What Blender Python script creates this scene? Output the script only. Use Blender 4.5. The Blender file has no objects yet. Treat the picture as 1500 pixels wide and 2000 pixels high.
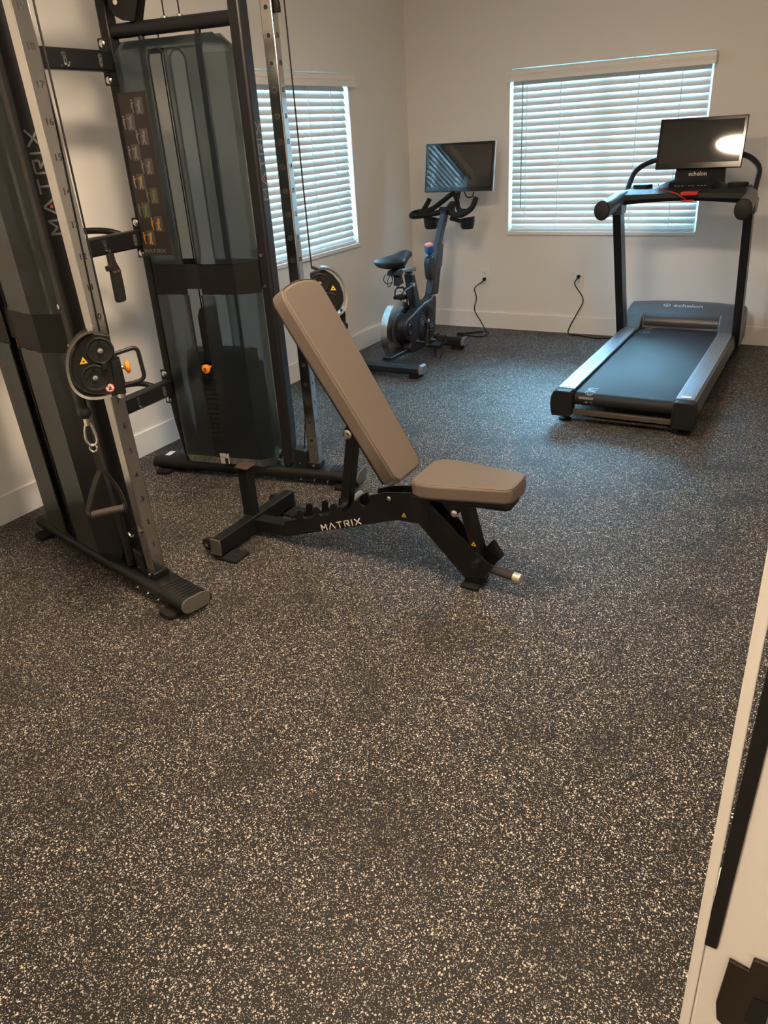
import bpy, bmesh, math, random
from mathutils import Vector, Matrix
random.seed(7)
S = bpy.context.scene
COL = S.collection

# ------------------------------------------------------------------ camera
CAM = Vector((3.1189, -5.9699, 1.5))
FPX = 1500.5                                   # focal length in pixels of a 1500x2000 frame
cd = bpy.data.cameras.new('camera'); cam = bpy.data.objects.new('camera', cd); COL.objects.link(cam)
cd.sensor_fit = 'VERTICAL'; cd.sensor_height = 36.0; cd.lens = FPX / 2000 * 36.0
cd.clip_start = 0.05; cd.clip_end = 100
cam.matrix_world = (Matrix.Translation(CAM) @ Matrix.Rotation(math.radians(30.806), 4, 'Z')
                    @ Matrix.Rotation(math.radians(63.750), 4, 'X') @ Matrix.Rotation(math.radians(-3.673), 4, 'Z'))
S.camera = cam

# ------------------------------------------------------------------ world, light, exposure
SKY = 300.0
LAMP_C = (1.0, 0.77, 0.54)
LAMP = 168.0
w = bpy.data.worlds.new('world'); S.world = w; w.use_nodes = True
bg = w.node_tree.nodes['Background']; bg.inputs[0].default_value = (0.33, 0.70, 1.0, 1); bg.inputs[1].default_value = SKY
S.view_settings.view_transform = 'Standard'; S.view_settings.look = 'None'
S.view_settings.exposure = 0.0; S.view_settings.gamma = 1.0; S.view_settings.use_curve_mapping = False

# ------------------------------------------------------------------ helpers
def V(*a): return Vector(a)

def lin(c):
    return tuple((x / 12.92 if x <= .04045 else ((x + .055) / 1.055) ** 2.4) for x in [v / 255 for v in c]) + (1,)

MATS = {}
def mat(name, rgb, rough=.5, metal=0., spec=.5, bump=0., bscale=200., coat=0., var=0., vscale=8.):
    if name in MATS: return MATS[name]
    m = bpy.data.materials.new(name); m.use_nodes = True
    nt = m.node_tree; b = nt.nodes['Principled BSDF']
    c = tuple(rgb) + (1,) if len(rgb) == 3 else rgb
    b.inputs['Base Color'].default_value = c
    b.inputs['Roughness'].default_value = rough; b.inputs['Metallic'].default_value = metal
    b.inputs['Specular IOR Level'].default_value = spec
    b.inputs['Coat Weight'].default_value = coat
    tc = nt.nodes.new('ShaderNodeTexCoord')
    if var:
        n = nt.nodes.new('ShaderNodeTexNoise'); n.inputs['Scale'].default_value = vscale; n.inputs['Detail'].default_value = 4
        nt.links.new(tc.outputs['Object'], n.inputs['Vector'])
        mx = nt.nodes.new('ShaderNodeMix'); mx.data_type = 'RGBA'
        mx.inputs[6].default_value = tuple(x * (1 - var) for x in c[:3]) + (1,)
        mx.inputs[7].default_value = tuple(min(1, x * (1 + var)) for x in c[:3]) + (1,)
        nt.links.new(n.outputs['Fac'], mx.inputs[0]); nt.links.new(mx.outputs[2], b.inputs['Base Color'])
    if bump:
        n = nt.nodes.new('ShaderNodeTexNoise'); n.inputs['Scale'].default_value = bscale; n.inputs['Detail'].default_value = 3
        nt.links.new(tc.outputs['Object'], n.inputs['Vector'])
        bp = nt.nodes.new('ShaderNodeBump'); bp.inputs['Strength'].default_value = bump; bp.inputs['Distance'].default_value = .002
        nt.links.new(n.outputs['Fac'], bp.inputs['Height']); nt.links.new(bp.outputs['Normal'], b.inputs['Normal'])
    MATS[name] = m
    return m

def emis(name, rgb, strength):
    m = bpy.data.materials.new(name); m.use_nodes = True; nt = m.node_tree
    b = nt.nodes['Principled BSDF']; b.inputs['Base Color'].default_value = (.8, .8, .8, 1)
    b.inputs['Emission Color'].default_value = tuple(rgb) + (1,); b.inputs['Emission Strength'].default_value = strength
    MATS[name] = m
    return m

class G:
    """collects shapes; ob() links them as one mesh object"""
    def __init__(s): s.v = []; s.f = []
    def add(s, vs, fs):
        o = len(s.v); s.v += [Vector(x) for x in vs]; s.f += [tuple(i + o for i in f) for f in fs]; return s
    def box(s, a, b):
        x0, y0, z0 = a; x1, y1, z1 = b
        return s.add([(x0,y0,z0),(x1,y0,z0),(x1,y1,z0),(x0,y1,z0),(x0,y0,z1),(x1,y0,z1),(x1,y1,z1),(x0,y1,z1)],
                     [(3,2,1,0),(4,5,6,7),(0,1,5,4),(1,2,6,5),(2,3,7,6),(3,0,4,7)])
    def obox(s, c, ax, ay, az):
        c, ax, ay, az = Vector(c), Vector(ax), Vector(ay), Vector(az)
        vs = [c + i*ax + j*ay + k*az for k in (-1,1) for (i,j) in ((-1,-1),(1,-1),(1,1),(-1,1))]
        return s.add(vs, [(3,2,1,0),(4,5,6,7),(0,1,5,4),(1,2,6,5),(2,3,7,6),(3,0,4,7)])
    def bar(s, p0, p1, w, h, up=(0,0,1)):
        p0, p1 = Vector(p0), Vector(p1); d = (p1-p0); L = d.length; d.normalize()
        sd = d.cross(Vector(up)); sd.normalize(); u2 = sd.cross(d)
        return s.obox((p0+p1)/2, d*L/2, sd*w/2, u2*h/2)
    def prism(s, poly, fn, t0, t1):
        n = len(poly)
        vs = [fn(p, q, t0) for p, q in poly] + [fn(p, q, t1) for p, q in poly]
        fs = [tuple(range(n-1,-1,-1)), tuple(range(n, 2*n))] + [(i, (i+1) % n, n+(i+1) % n, n+i) for i in range(n)]
        return s.add(vs, fs)
    def tube(s, path, r, n=12, closed=False, flat=1.0, up=None):
        P = [Vector(p) for p in path]; m = len(P)
        rs = r if isinstance(r, (list, tuple)) else [r]*m
        T = []
        for i in range(m):
            a = P[(i-1) % m] if (closed or i > 0) else P[i]; b = P[(i+1) % m] if (closed or i < m-1) else P[i]
            t = b-a; t.normalize(); T.append(t)
        up = Vector(up) if up else (Vector((0,0,1)) if abs(T[0].z) < .9 else Vector((1,0,0)))
        nrm = up - T[0]*up.dot(T[0]); nrm.normalize(); vs = []
        for i in range(m):
            nrm = nrm - T[i]*nrm.dot(T[i]); nrm.normalize(); bn = T[i].cross(nrm)
            for k in range(n):
                a = 2*math.pi*k/n; vs.append(P[i] + nrm*(math.cos(a)*rs[i]) + bn*(math.sin(a)*rs[i]*flat))
        fs = []
        for i in range(m if closed else m-1):
            j = (i+1) % m
            for k in range(n):
                l = (k+1) % n; fs.append((i*n+k, i*n+l, j*n+l, j*n+k))
        if not closed: fs += [tuple(range(n-1,-1,-1)), tuple(range((m-1)*n, m*n))]
        return s.add(vs, fs)
    def cyl(s, p0, p1, r, n=20, r1=None):
        return s.tube([p0, p1], [r, r if r1 is None else r1], n)
    def lathe(s, prof, o, axis, n=24):
        """profile of (radius, height) about the axis through o"""
        o = Vector(o); ax = Vector(axis).normalized(); e = ax.orthogonal().normalized(); f = ax.cross(e); m = len(prof); vs = []
        for r, h in prof:
            for k in range(n):
                a = 2*math.pi*k/n; vs.append(o + ax*h + e*(r*math.cos(a)) + f*(r*math.sin(a)))
        fs = [(i*n+k, i*n+(k+1) % n, (i+1)*n+(k+1) % n, (i+1)*n+k) for i in range(m-1) for k in range(n)]
        fs += [tuple(range(n-1,-1,-1)), tuple(range((m-1)*n, m*n))]
        return s.add(vs, fs)
    def ball(s, c, r, n=16, sc=(1,1,1)):
        prof = []
        vs = []; c = Vector(c); m = n//2
        for i in range(m+1):
            a = math.pi*i/m; rr = max(math.sin(a), 1e-3)
            for k in range(n):
                b = 2*math.pi*k/n
                vs.append(c + Vector((rr*math.cos(b)*r*sc[0], rr*math.sin(b)*r*sc[1], -math.cos(a)*r*sc[2])))
        fs = [(i*n+k, i*n+(k+1) % n, (i+1)*n+(k+1) % n, (i+1)*n+k) for i in range(m) for k in range(n)]
        return s.add(vs, fs)
    def map(s, fn): s.v = [Vector(fn(p)) for p in s.v]; return s
    def ob(s, name, m, parent=None, bevel=0., seg=2, smooth=True, angle=38, sub=0):
        base = parent_base(parent)
        me = bpy.data.meshes.new(name); me.from_pydata([tuple(p-base) for p in s.v], [], s.f)
        bm = bmesh.new(); bm.from_mesh(me); bmesh.ops.recalc_face_normals(bm, faces=bm.faces); bm.to_mesh(me); bm.free()
        me.update(); me.materials.append(m)
        if smooth:
            for p in me.polygons: p.use_smooth = True
            me.set_sharp_from_angle(angle=math.radians(angle))
        o = bpy.data.objects.new(name, me); COL.objects.link(o)
        if parent is not None: o.parent = parent
        if bevel:
            b = o.modifiers.new('bevel', 'BEVEL'); b.width = bevel; b.segments = seg; b.limit_method = 'ANGLE'; b.angle_limit = math.radians(40); b.use_clamp_overlap = True
        return o

BASES = {}
def parent_base(p):
    while p is not None:
        if p.name in BASES: return BASES[p.name]
        p = p.parent
    return Vector((0,0,0))

def thing(name, label, cat, loc, group=None):
    o = bpy.data.objects.new(name, None); COL.objects.link(o); o.location = loc; o.empty_display_size = .05
    o['label'] = label; o['category'] = cat
    if group: o['group'] = group
    BASES[o.name] = Vector(loc)
    return o

def tag(o, label, cat, group=None):
    o['label'] = label; o['category'] = cat
    if group: o['group'] = group
    return o

def struct(o): o['kind'] = 'structure'; return o

def crom(pts, k=6, closed=False):
    P = [Vector(p) for p in pts]; out = []; m = len(P)
    for i in range(m if closed else m-1):
        if closed: a, b, c, d = P[(i-1) % m], P[i], P[(i+1) % m], P[(i+2) % m]
        else: a, b, c, d = P[max(i-1,0)], P[i], P[i+1], P[min(i+2,m-1)]
        for j in range(k):
            t = j/k
            out.append(.5*((2*b) + (c-a)*t + (2*a-5*b+4*c-d)*t*t + (3*b-a-3*c+d)*t**3))
    if not closed: out.append(P[-1])
    return out

def rounded(pts, r, k=5):
    """round the corners of a polyline"""
    P = [Vector(p) for p in pts]; out = [P[0]]
    for i in range(1, len(P)-1):
        a, b, c = P[i-1], P[i], P[i+1]; d0 = (a-b); d1 = (c-b); q = min(r, d0.length*.48, d1.length*.48)
        p0 = b + d0.normalized()*q; p1 = b + d1.normalized()*q
        for j in range(k+1):
            t = j/k; out.append(p0*(1-t)**2 + b*2*t*(1-t) + p1*t*t)
    out.append(P[-1]); return out

def arc2(cx, cy, r, a0, a1, n, ry=None):
    return [(cx + r*math.cos(math.radians(a0+(a1-a0)*i/n)), cy + (ry or r)*math.sin(math.radians(a0+(a1-a0)*i/n))) for i in range(n+1)]

LET = {  # stroke letters in a unit-high box: (advance width, strokes)
 'M': (1.05, [[(.06,0),(.06,.95)],[(.06,.95),(.52,.35)],[(.52,.35),(.99,.95)],[(.99,.95),(.99,0)]]),
 'A': (1.15, [[(.02,.02),(.58,.98)],[(.58,.98),(1.13,.02)]]),
 'T': (1.0, [[(0,.93),(1,.93)],[(.5,.93),(.5,0)]]),
 'R': (.95, [[(.07,0),(.07,.93)],[(.07,.93),(.9,.93)],[(.88,.93),(.88,.5)],[(.9,.48),(.35,.48)],[(.45,.45),(.92,.02)]]),
 'I': (.2, [[(.1,0),(.1,1)]]),
 'X': (1.1, [[(.03,.02),(1.07,.98)],[(.03,.98),(1.07,.02)]]),
}
def stroke_word(word, o, xd, yd, h, nd, t=.13, gap=.32, lift=.0012):
    g = G(); o, xd, yd, nd = Vector(o), Vector(xd).normalized(), Vector(yd).normalized(), Vector(nd).normalized(); x = 0
    for ch in word:
        wd, st = LET[ch]
        for a, b in st:
            a = Vector((a[0]+x, a[1])); b = Vector((b[0]+x, b[1])); d = (b-a).normalized(); q = Vector((-d.y, d.x))*t/2
            P = [a-q, b-q, b+q, a+q]
            pts = [o + xd*p.x*h + yd*p.y*h for p in P]
            g.add([p + nd*lift for p in pts] + [p for p in pts], [(0,1,2,3),(7,6,5,4),(0,4,5,1),(1,5,6,2),(2,6,7,3),(3,7,4,0)])
        x += wd + gap
    return g, (x-gap)*h

TXT = {}
def text_geo(body, off=0.0):
    key = (body, off)
    if key in TXT: return TXT[key]
    cu = bpy.data.curves.new('t', 'FONT'); cu.body = body; cu.size = 1.0; cu.align_x = 'CENTER'; cu.align_y = 'CENTER'; cu.offset = off; cu.resolution_u = 4; cu.extrude = 0
    o = bpy.data.objects.new('t', cu); COL.objects.link(o); dg = bpy.context.evaluated_depsgraph_get(); dg.update()
    me = bpy.data.meshes.new_from_object(o.evaluated_get(dg))
    TXT[key] = ([v.co.copy() for v in me.vertices], [tuple(p.vertices) for p in me.polygons])
    bpy.data.objects.remove(o); bpy.data.curves.remove(cu); bpy.data.meshes.remove(me)
    return TXT[key]

def add_text(g, body, o, xd, yd, size, off=0.0, fn=None):
    vs, fs = text_geo(body, off); xd, yd = Vector(xd).normalized(), Vector(yd).normalized()
    o = Vector(o) if o is not None else None
    if fn: g.add([fn(v.x*size, v.y*size) for v in vs], fs)
    else: g.add([o + xd*v.x*size + yd*v.y*size for v in vs], fs)
    return g

# ------------------------------------------------------------------ materials
def floor_material():
    m = bpy.data.materials.new('speckled_rubber'); m.use_nodes = True; nt = m.node_tree; L = nt.links; N = nt.nodes
    b = N['Principled BSDF']; tc = N.new('ShaderNodeTexCoord')
    def math_(op, a, b_=None, v=None):
        n = N.new('ShaderNodeMath'); n.operation = op; L.new(a, n.inputs[0])
        if b_ is not None: L.new(b_, n.inputs[1])
        elif v is not None: n.inputs[1].default_value = v
        return n.outputs[0]
    warp = N.new('ShaderNodeTexNoise'); warp.inputs['Scale'].default_value = 260; warp.inputs['Detail'].default_value = 2
    L.new(tc.outputs['Object'], warp.inputs['Vector'])
    ma = N.new('ShaderNodeVectorMath'); ma.operation = 'MULTIPLY_ADD'; ma.inputs[1].default_value = (.006,)*3
    L.new(warp.outputs['Color'], ma.inputs[0]); L.new(tc.outputs['Object'], ma.inputs[2])
    masks = []
    for sc, dens, rad in ((165, .17, .46), (300, .20, .48), (520, .24, .50)):
        v = N.new('ShaderNodeTexVoronoi'); v.voronoi_dimensions = '2D'; v.inputs['Scale'].default_value = sc; L.new(ma.outputs[0], v.inputs['Vector'])
        sep = N.new('ShaderNodeSeparateColor'); L.new(v.outputs['Color'], sep.inputs[0])
        pick = math_('LESS_THAN', sep.outputs[0], v=dens)
        rr = math_('MULTIPLY', sep.outputs[1], v=rad)
        near = math_('LESS_THAN', v.outputs['Distance'], rr)
        masks.append(math_('MULTIPLY', pick, near))
    k = math_('MAXIMUM', masks[0], masks[1]); k = math_('MAXIMUM', k, masks[2])
    big = N.new('ShaderNodeTexNoise'); big.inputs['Scale'].default_value = 1.3; big.inputs['Detail'].default_value = 5; L.new(tc.outputs['Object'], big.inputs['Vector'])
    rp = N.new('ShaderNodeValToRGB'); rp.color_ramp.elements[0].position = .33; rp.color_ramp.elements[0].color = (.55,.55,.55,1); rp.color_ramp.elements[1].position = .47; rp.color_ramp.elements[1].color = (1,1,1,1)
    sm = N.new('ShaderNodeTexNoise'); sm.inputs['Scale'].default_value = 4.0; sm.inputs['Detail'].default_value = 4; L.new(tc.outputs['Object'], sm.inputs['Vector'])
    L.new(sm.outputs['Fac'], rp.inputs[0])
    mx = N.new('ShaderNodeMix'); mx.data_type = 'RGBA'; mx.inputs[6].default_value = (.011, .0105, .0105, 1); mx.inputs[7].default_value = (.58, .53, .47, 1)
    wear = math_('MULTIPLY', k, rp.outputs[0])
    L.new(wear, mx.inputs[0]); L.new(mx.outputs[2], b.inputs['Base Color'])
    b.inputs['Roughness'].default_value = .55; b.inputs['Specular IOR Level'].default_value = .22
    fine = N.new('ShaderNodeTexNoise'); fine.inputs['Scale'].default_value = 260; L.new(tc.outputs['Object'], fine.inputs['Vector'])
    bp = N.new('ShaderNodeBump'); bp.inputs['Strength'].default_value = .35; bp.inputs['Distance'].default_value = .002
    L.new(fine.outputs['Fac'], bp.inputs['Height']); L.new(bp.outputs[0], b.inputs['Normal'])
    return m

def smoked_material(name, rc, haze, hz):
    m = bpy.data.materials.new(name); m.use_nodes = True; nt = m.node_tree; N = nt.nodes; L = nt.links
    for n in list(N): N.remove(n)
    out = N.new('ShaderNodeOutputMaterial'); tr = N.new('ShaderNodeBsdfTranslucent'); tr.inputs[0].default_value = (.10, .135, .14, 1)
    rf = N.new('ShaderNodeBsdfRefraction'); rf.inputs['Color'].default_value = rc; rf.inputs['Roughness'].default_value = .30; rf.inputs['IOR'].default_value = 1.12
    df = N.new('ShaderNodeBsdfDiffuse'); df.inputs[0].default_value = hz
    gl = N.new('ShaderNodeBsdfGlossy'); gl.inputs['Color'].default_value = (.8, .85, .85, 1); gl.inputs['Roughness'].default_value = .22
    a = N.new('ShaderNodeMixShader'); a.inputs[0].default_value = .68; L.new(tr.outputs[0], a.inputs[1]); L.new(rf.outputs[0], a.inputs[2])
    d = N.new('ShaderNodeMixShader'); d.inputs[0].default_value = haze; L.new(a.outputs[0], d.inputs[1]); L.new(df.outputs[0], d.inputs[2])
    fr = N.new('ShaderNodeFresnel'); fr.inputs[0].default_value = 1.42
    c = N.new('ShaderNodeMixShader'); L.new(fr.outputs[0], c.inputs[0]); L.new(d.outputs[0], c.inputs[1]); L.new(gl.outputs[0], c.inputs[2])
    L.new(c.outputs[0], out.inputs[0]); return m

def slat_material():
    m = bpy.data.materials.new('blind_slat'); m.use_nodes = True; nt = m.node_tree; N = nt.nodes; L = nt.links
    b = N['Principled BSDF']; b.inputs['Base Color'].default_value = (.76, .74, .71, 1); b.inputs['Roughness'].default_value = .5
    tr = N.new('ShaderNodeBsdfTranslucent'); tr.inputs[0].default_value = (.75, .78, .76, 1)
    a = N.new('ShaderNodeMixShader'); a.inputs[0].default_value = .008
    L.new(b.outputs[0], a.inputs[1]); L.new(tr.outputs[0], a.inputs[2]); L.new(a.outputs[0], N['Material Output'].inputs[0]); return m

def glass_material():
    m = bpy.data.materials.new('window_glass'); m.use_nodes = True; nt = m.node_tree; N = nt.nodes; L = nt.links
    for n in list(N): N.remove(n)
    out = N.new('ShaderNodeOutputMaterial'); t = N.new('ShaderNodeBsdfTransparent'); t.inputs[0].default_value = (.96, .98, .98, 1)
    g = N.new('ShaderNodeBsdfGlossy'); g.inputs['Roughness'].default_value = .02; f = N.new('ShaderNodeFresnel'); f.inputs[0].default_value = 1.45
    a = N.new('ShaderNodeMixShader'); L.new(f.outputs[0], a.inputs[0]); L.new(t.outputs[0], a.inputs[1]); L.new(g.outputs[0], a.inputs[2]); L.new(a.outputs[0], out.inputs[0]); return m

M_FLOOR = floor_material(); M_SMOKE = smoked_material('smoked_plastic', (.45, .555, .61, 1), .22, (.035, .045, .052, 1)); M_DSMOKE = smoked_material('dark_smoked_plastic', (.16, .18, .19, 1), .45, (.034, .033, .031, 1)); M_CLEAR = smoked_material('lightly_smoked_plastic', (.88, .90, .90, 1), .06, (.05, .054, .056, 1)); M_SLAT = slat_material(); M_GLASS = glass_material()
M_WALL = mat('wall_paint', (.84, .815, .78), .75, bump=.06, bscale=350)
M_CEIL = mat('ceiling_paint', (.80, .79, .77), .85, bump=.05, bscale=200)
M_TRIM = mat('white_trim', (.86, .845, .82), .4)
M_VINYLW = mat('white_vinyl', (.82, .82, .80), .35)
M_BLK = mat('black_powdercoat', (.009, .009, .010), .42, spec=.28, bump=.05, bscale=600)
M_BLK2 = mat('black_satin_steel', (.013, .013, .015), .36, spec=.32)
M_PLAS = mat('black_plastic', (.011, .011, .012), .5, spec=.26, bump=.08, bscale=500)
M_RUB = mat('black_rubber', (.010, .010, .010), .7, spec=.25)
M_GREY = mat('grey_end_cap', (.10, .098, .085), .55)
M_CHROME = mat('brushed_chrome', (.52, .515, .51), .14, 1.0, bump=.04, bscale=90)
M_STEEL = mat('bright_steel', (.70, .69, .67), .25, 1.0)
M_PAD = mat('taupe_vinyl', (.140, .114, .096), .36, bump=.10, bscale=420, var=.04, vscale=5)
M_SEAM = mat('dark_seam', (.07, .045, .03), .6)
M_LETG = mat('grey_lettering', (.15, .15, .15), .5)
M_LETW = mat('white_lettering', (.75, .72, .70), .5)
M_LETR = mat('red_mark', (.45, .04, .03), .5)
M_YEL = mat('yellow_sticker', (.75, .50, .03), .4)
M_ORG = mat('orange_knob', (.80, .27, .02), .35)
M_DARK = mat('dark_recess', (.004, .004, .004), .8)
M_BAND = mat('matte_dark_band', (.009, .0085, .0085), .55, spec=.22)
M_PLATE = mat('weight_plate_iron', (.014, .014, .015), .45)
M_TMGREY = mat('slate_plastic', (.075, .082, .095), .38, bump=.05, bscale=500)
M_ALU = mat('blue_grey_aluminium', (.42, .45, .50), .30, .85)
M_BELT = mat('running_belt', (.015, .015, .017), .6, spec=.3, bump=.12, bscale=700)
M_SCREEN = mat('screen_glass', (.018, .018, .019), .04, spec=.9)
M_BEZEL = mat('gloss_black_bezel', (.006, .006, .007), .12)
M_RED = mat('red_plastic', (.55, .02, .02), .4)
M_BLUE = mat('blue_plastic', (.02, .10, .28), .4)
M_PINK = mat('pink_plastic', (.8, .28, .28), .4)
M_BIKE = mat('dark_blue_grey_plastic', (.014, .0155, .020), .38, spec=.35)
M_STRAP = mat('black_webbing', (.012, .011, .010), .8, bump=.3, bscale=900)
M_WHITE = mat('white_label', (.75, .75, .75), .5)
M_BROWNM = mat('bronze_plate', (.060, .045, .034), .42, .85)

# ------------------------------------------------------------------ the room
RX, RY0, RZ = 6.2, -5.62, 2.74
HY = -7.3                                                   # end of the hallway behind the camera
win_b = dict(s0=.842, s1=2.219, z0=.757, z1=1.855)
win_l = dict(s0=-2.23, s1=-.854, z0=.780, z1=1.875)
struct(G().box((-.15, HY-.1, -.1), (RX+.1, .15, 0)).ob('floor', M_FLOOR, smooth=False))
struct(G().box((-.15, HY-.1, RZ), (RX+.1, .15, RZ+.1)).ob('ceiling', M_CEIL, smooth=False))
def wall_with_hole(name, mp, s_lo, s_hi, wn, th=.12):
    g = G()
    def bx(a0, a1, z0, z1):
        g.prism([(a0, z0), (a1, z0), (a1, z1), (a0, z1)], mp, 0, th)
    bx(s_lo, wn['s0'], -.05, RZ+.05); bx(wn['s1'], s_hi, -.05, RZ+.05); bx(wn['s0'], wn['s1'], -.05, wn['z0']); bx(wn['s0'], wn['s1'], wn['z1'], RZ+.05)
    return struct(g.ob(name, M_WALL, smooth=False))
mp_b = lambda s, z, d: Vector((s, d, z))                     # back wall: depth grows to +y
mp_l = lambda s, z, d: Vector((-d, s, z))                    # left wall: depth grows to -x
wall_with_hole('wall_back', mp_b, 0, RX+.05, win_b)
wall_with_hole('wall_left', mp_l, RY0-.05, 0.12, win_l)
struct(G().box((RX, HY-.1, -.05), (RX+.1, .14, RZ+.05)).ob('wall_right', M_WALL, smooth=False))
g = G(); g.box((-.12, RY0-.11, -.05), (1.80, RY0, RZ+.05)); g.box((3.168, RY0-.11, -.05), (RX+.05, RY0, RZ+.05)); g.box((1.80, RY0-.11, 2.10), (3.168, RY0, RZ+.05))
struct(g.ob('wall_front', M_WALL, smooth=False))
struct(G().box((1.4, HY-.1, -.05), (RX+.05, HY, RZ+.05)).ob('wall_hallway_end', M_WALL, smooth=False))
struct(G().box((1.4, HY-.05, -.05), (1.5, RY0-.06, RZ+.05)).ob('wall_hallway_side', M_WALL, smooth=False))
BH = .1287
struct(G().box((.005, -.013, -.006), (RX, .005, BH)).ob('baseboard_back', M_TRIM, bevel=.003))
struct(G().box((-.005, RY0, -.006), (.013, 0, BH)).ob('baseboard_left', M_TRIM, bevel=.003))
struct(G().box((RX-.013, RY0, -.006), (RX+.005, -.013, BH)).ob('baseboard_right', M_TRIM, bevel=.003))

def window(n, mp, wn):
    s0, s1, z0, z1 = wn['s0'], wn['s1'], wn['z0'], wn['z1']
    fr = G(); d0, d1, k = .085, .12, .045
    fr.prism([(s0, z0), (s0+k, z0), (s0+k, z1), (s0, z1)], mp, d0, d1); fr.prism([(s1-k, z0), (s1, z0), (s1, z1), (s1-k, z1)], mp, d0, d1)
    fr.prism([(s0+k, z0), (s1-k, z0), (s1-k, z0+k), (s0+k, z0+k)], mp, d0, d1); fr.prism([(s0+k, z1-k), (s1-k, z1-k), (s1-k, z1), (s0+k, z1)], mp, d0, d1)
    mid = (s0+s1)/2; fr.prism([(mid-.025, z0+k), (mid+.025, z0+k), (mid+.025, z1-k), (mid-.025, z1-k)], mp, d0, d1)
    o = struct(fr.ob('window_%d' % n, M_VINYLW, smooth=False))
    for a, b in ((s0+k, mid-.025), (mid+.025, s1-k)):
        G().prism([(a, z0+k), (b, z0+k), (b, z1-k), (a, z1-k)], mp, .10, .104).ob('window_pane', M_GLASS, o, smooth=False)
    sl = G(); sl.prism([(s0-.0, z0-.025), (s1+.0, z0-.025), (s1, z0-.001), (s0, z0-.001)], mp, -.016, .0)
    sl.ob('window_sill', M_TRIM, o, bevel=.002)
    return o
window(1, mp_b, win_b); window(2, mp_l, win_l)

def portal(name, loc, rot, sx, sy):
    l = bpy.data.lights.new(name, 'AREA'); l.shape = 'RECTANGLE'; l.size = sx; l.size_y = sy; l.cycles.is_portal = True
    o = bpy.data.objects.new(name, l); COL.objects.link(o); o.location = loc; o.rotation_euler = rot
portal('window_portal', ((win_b['s0']+win_b['s1'])/2, .13, (win_b['z0']+win_b['z1'])/2), (-math.pi/2, 0, 0), 1.38, 1.1)
portal('window_portal', (-.13, (win_l['s0']+win_l['s1'])/2, (win_l['z0']+win_l['z1'])/2), (0, -math.pi/2, 0), 1.1, 1.38)

def blind(label, mp, wn, wand, nsl=23):
    s0, s1, z0, z1 = wn['s0'], wn['s1'], wn['z0'], wn['z1']; gp = .016
    b = thing('window_blind', label, 'blind', mp((s0+s1)/2, z0, .03))
    # valance: moulded board in front of the head
    prof = [(-.055, 1.0), (-.055, .93), (-.050, .90), (-.050, .62), (-.056, .57), (-.056, .50), (-.051, .46), (-.051, .38), (-.058, .33), (-.058, .0), (-.045, .0), (-.045, 1.0)]
    vz0, vz1 = z1-.086, z1-.012
    g = G(); n = len(prof); vs = []
    for s in (s0-.014, s1+.014): vs += [mp(s, vz0+(vz1-vz0)*q, d) for d, q in prof]
    g.add(vs, [tuple(range(n)), tuple(range(2*n-1, n-1, -1))] + [(i, (i+1) % n, n+(i+1) % n, n+i) for i in range(n)])
    for s in (s0-.014, s1+.009):
        g.prism([(s, vz0), (s+.005, vz0), (s+.005, vz1), (s, vz1)], mp, -.045, -.001)
    g.ob('valance', M_TRIM, b, angle=25)
    G().prism([(s0+gp, z1-.060), (s1-gp, z1-.060), (s1-gp, z1-.026), (s0+gp, z1-.026)], mp, .012, .062).ob('head_rail', M_VINYLW, b, smooth=False)
    top = z1-.085; bot = z0+.030; pitch = (top-bot)/(nsl-1); tilt = math.radians(69); c0 = .036
    me = None
    for i in range(nsl):
        zc = bot + pitch*i; hw = .0255; th = .0014
        pts = []
        for k in range(5):
            t = -1+k*.5; bow = .0022*(1-t*t)
            pts.append((c0 + t*hw*math.cos(tilt) - bow*math.sin(tilt), zc + t*hw*math.sin(tilt) + bow*math.cos(tilt)))   # room edge low, outer edge high
        poly = [(d - th*math.sin(tilt), z + th*math.cos(tilt)) for d, z in pts] + [(d + th*math.sin(tilt), z - th*math.cos(tilt)) for d, z in reversed(pts)]
        n = len(poly); vs = [mp(s0+gp, z, d) for d, z in poly] + [mp(s1-gp, z, d) for d, z in poly]
        G().add(vs, [tuple(range(n)), tuple(range(2*n-1, n-1, -1))] + [(j, (j+1) % n, n+(j+1) % n, n+j) for j in range(n)]).ob('slat', M_SLAT, b, angle=30)
    G().prism([(s0+gp, z0+.002), (s1-gp, z0+.002), (s1-gp, z0+.020), (s0+gp, z0+.020)], mp, .012, .060).ob('bottom_rail', M_VINYLW, b, bevel=.003)
    W = s1-s0
    for f in (.09, .27, .66, .86):
        s = s0 + W*f
        for d in (c0-.0285*math.cos(tilt)-.004, c0+.03*math.cos(tilt)):
            G().cyl(mp(s, z0+.02, d), mp(s, z1-.05, d), .0026, 6).ob('ladder_cord', M_VINYLW, b)
    if wand is not None:
        G().cyl(mp(s0+W*wand, z1-.08, -.004), mp(s0+W*wand, z0+.17, -.006), .0042, 8).ob('tilt_wand', mat('wand_plastic', (.35, .36, .36), .3), b)
    return b
blind('white slatted blind with tilt wand in the window behind the treadmill', mp_b, win_b, .072)
blind('white slatted blind in the window beside the cable machine', mp_l, win_l, None)

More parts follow.
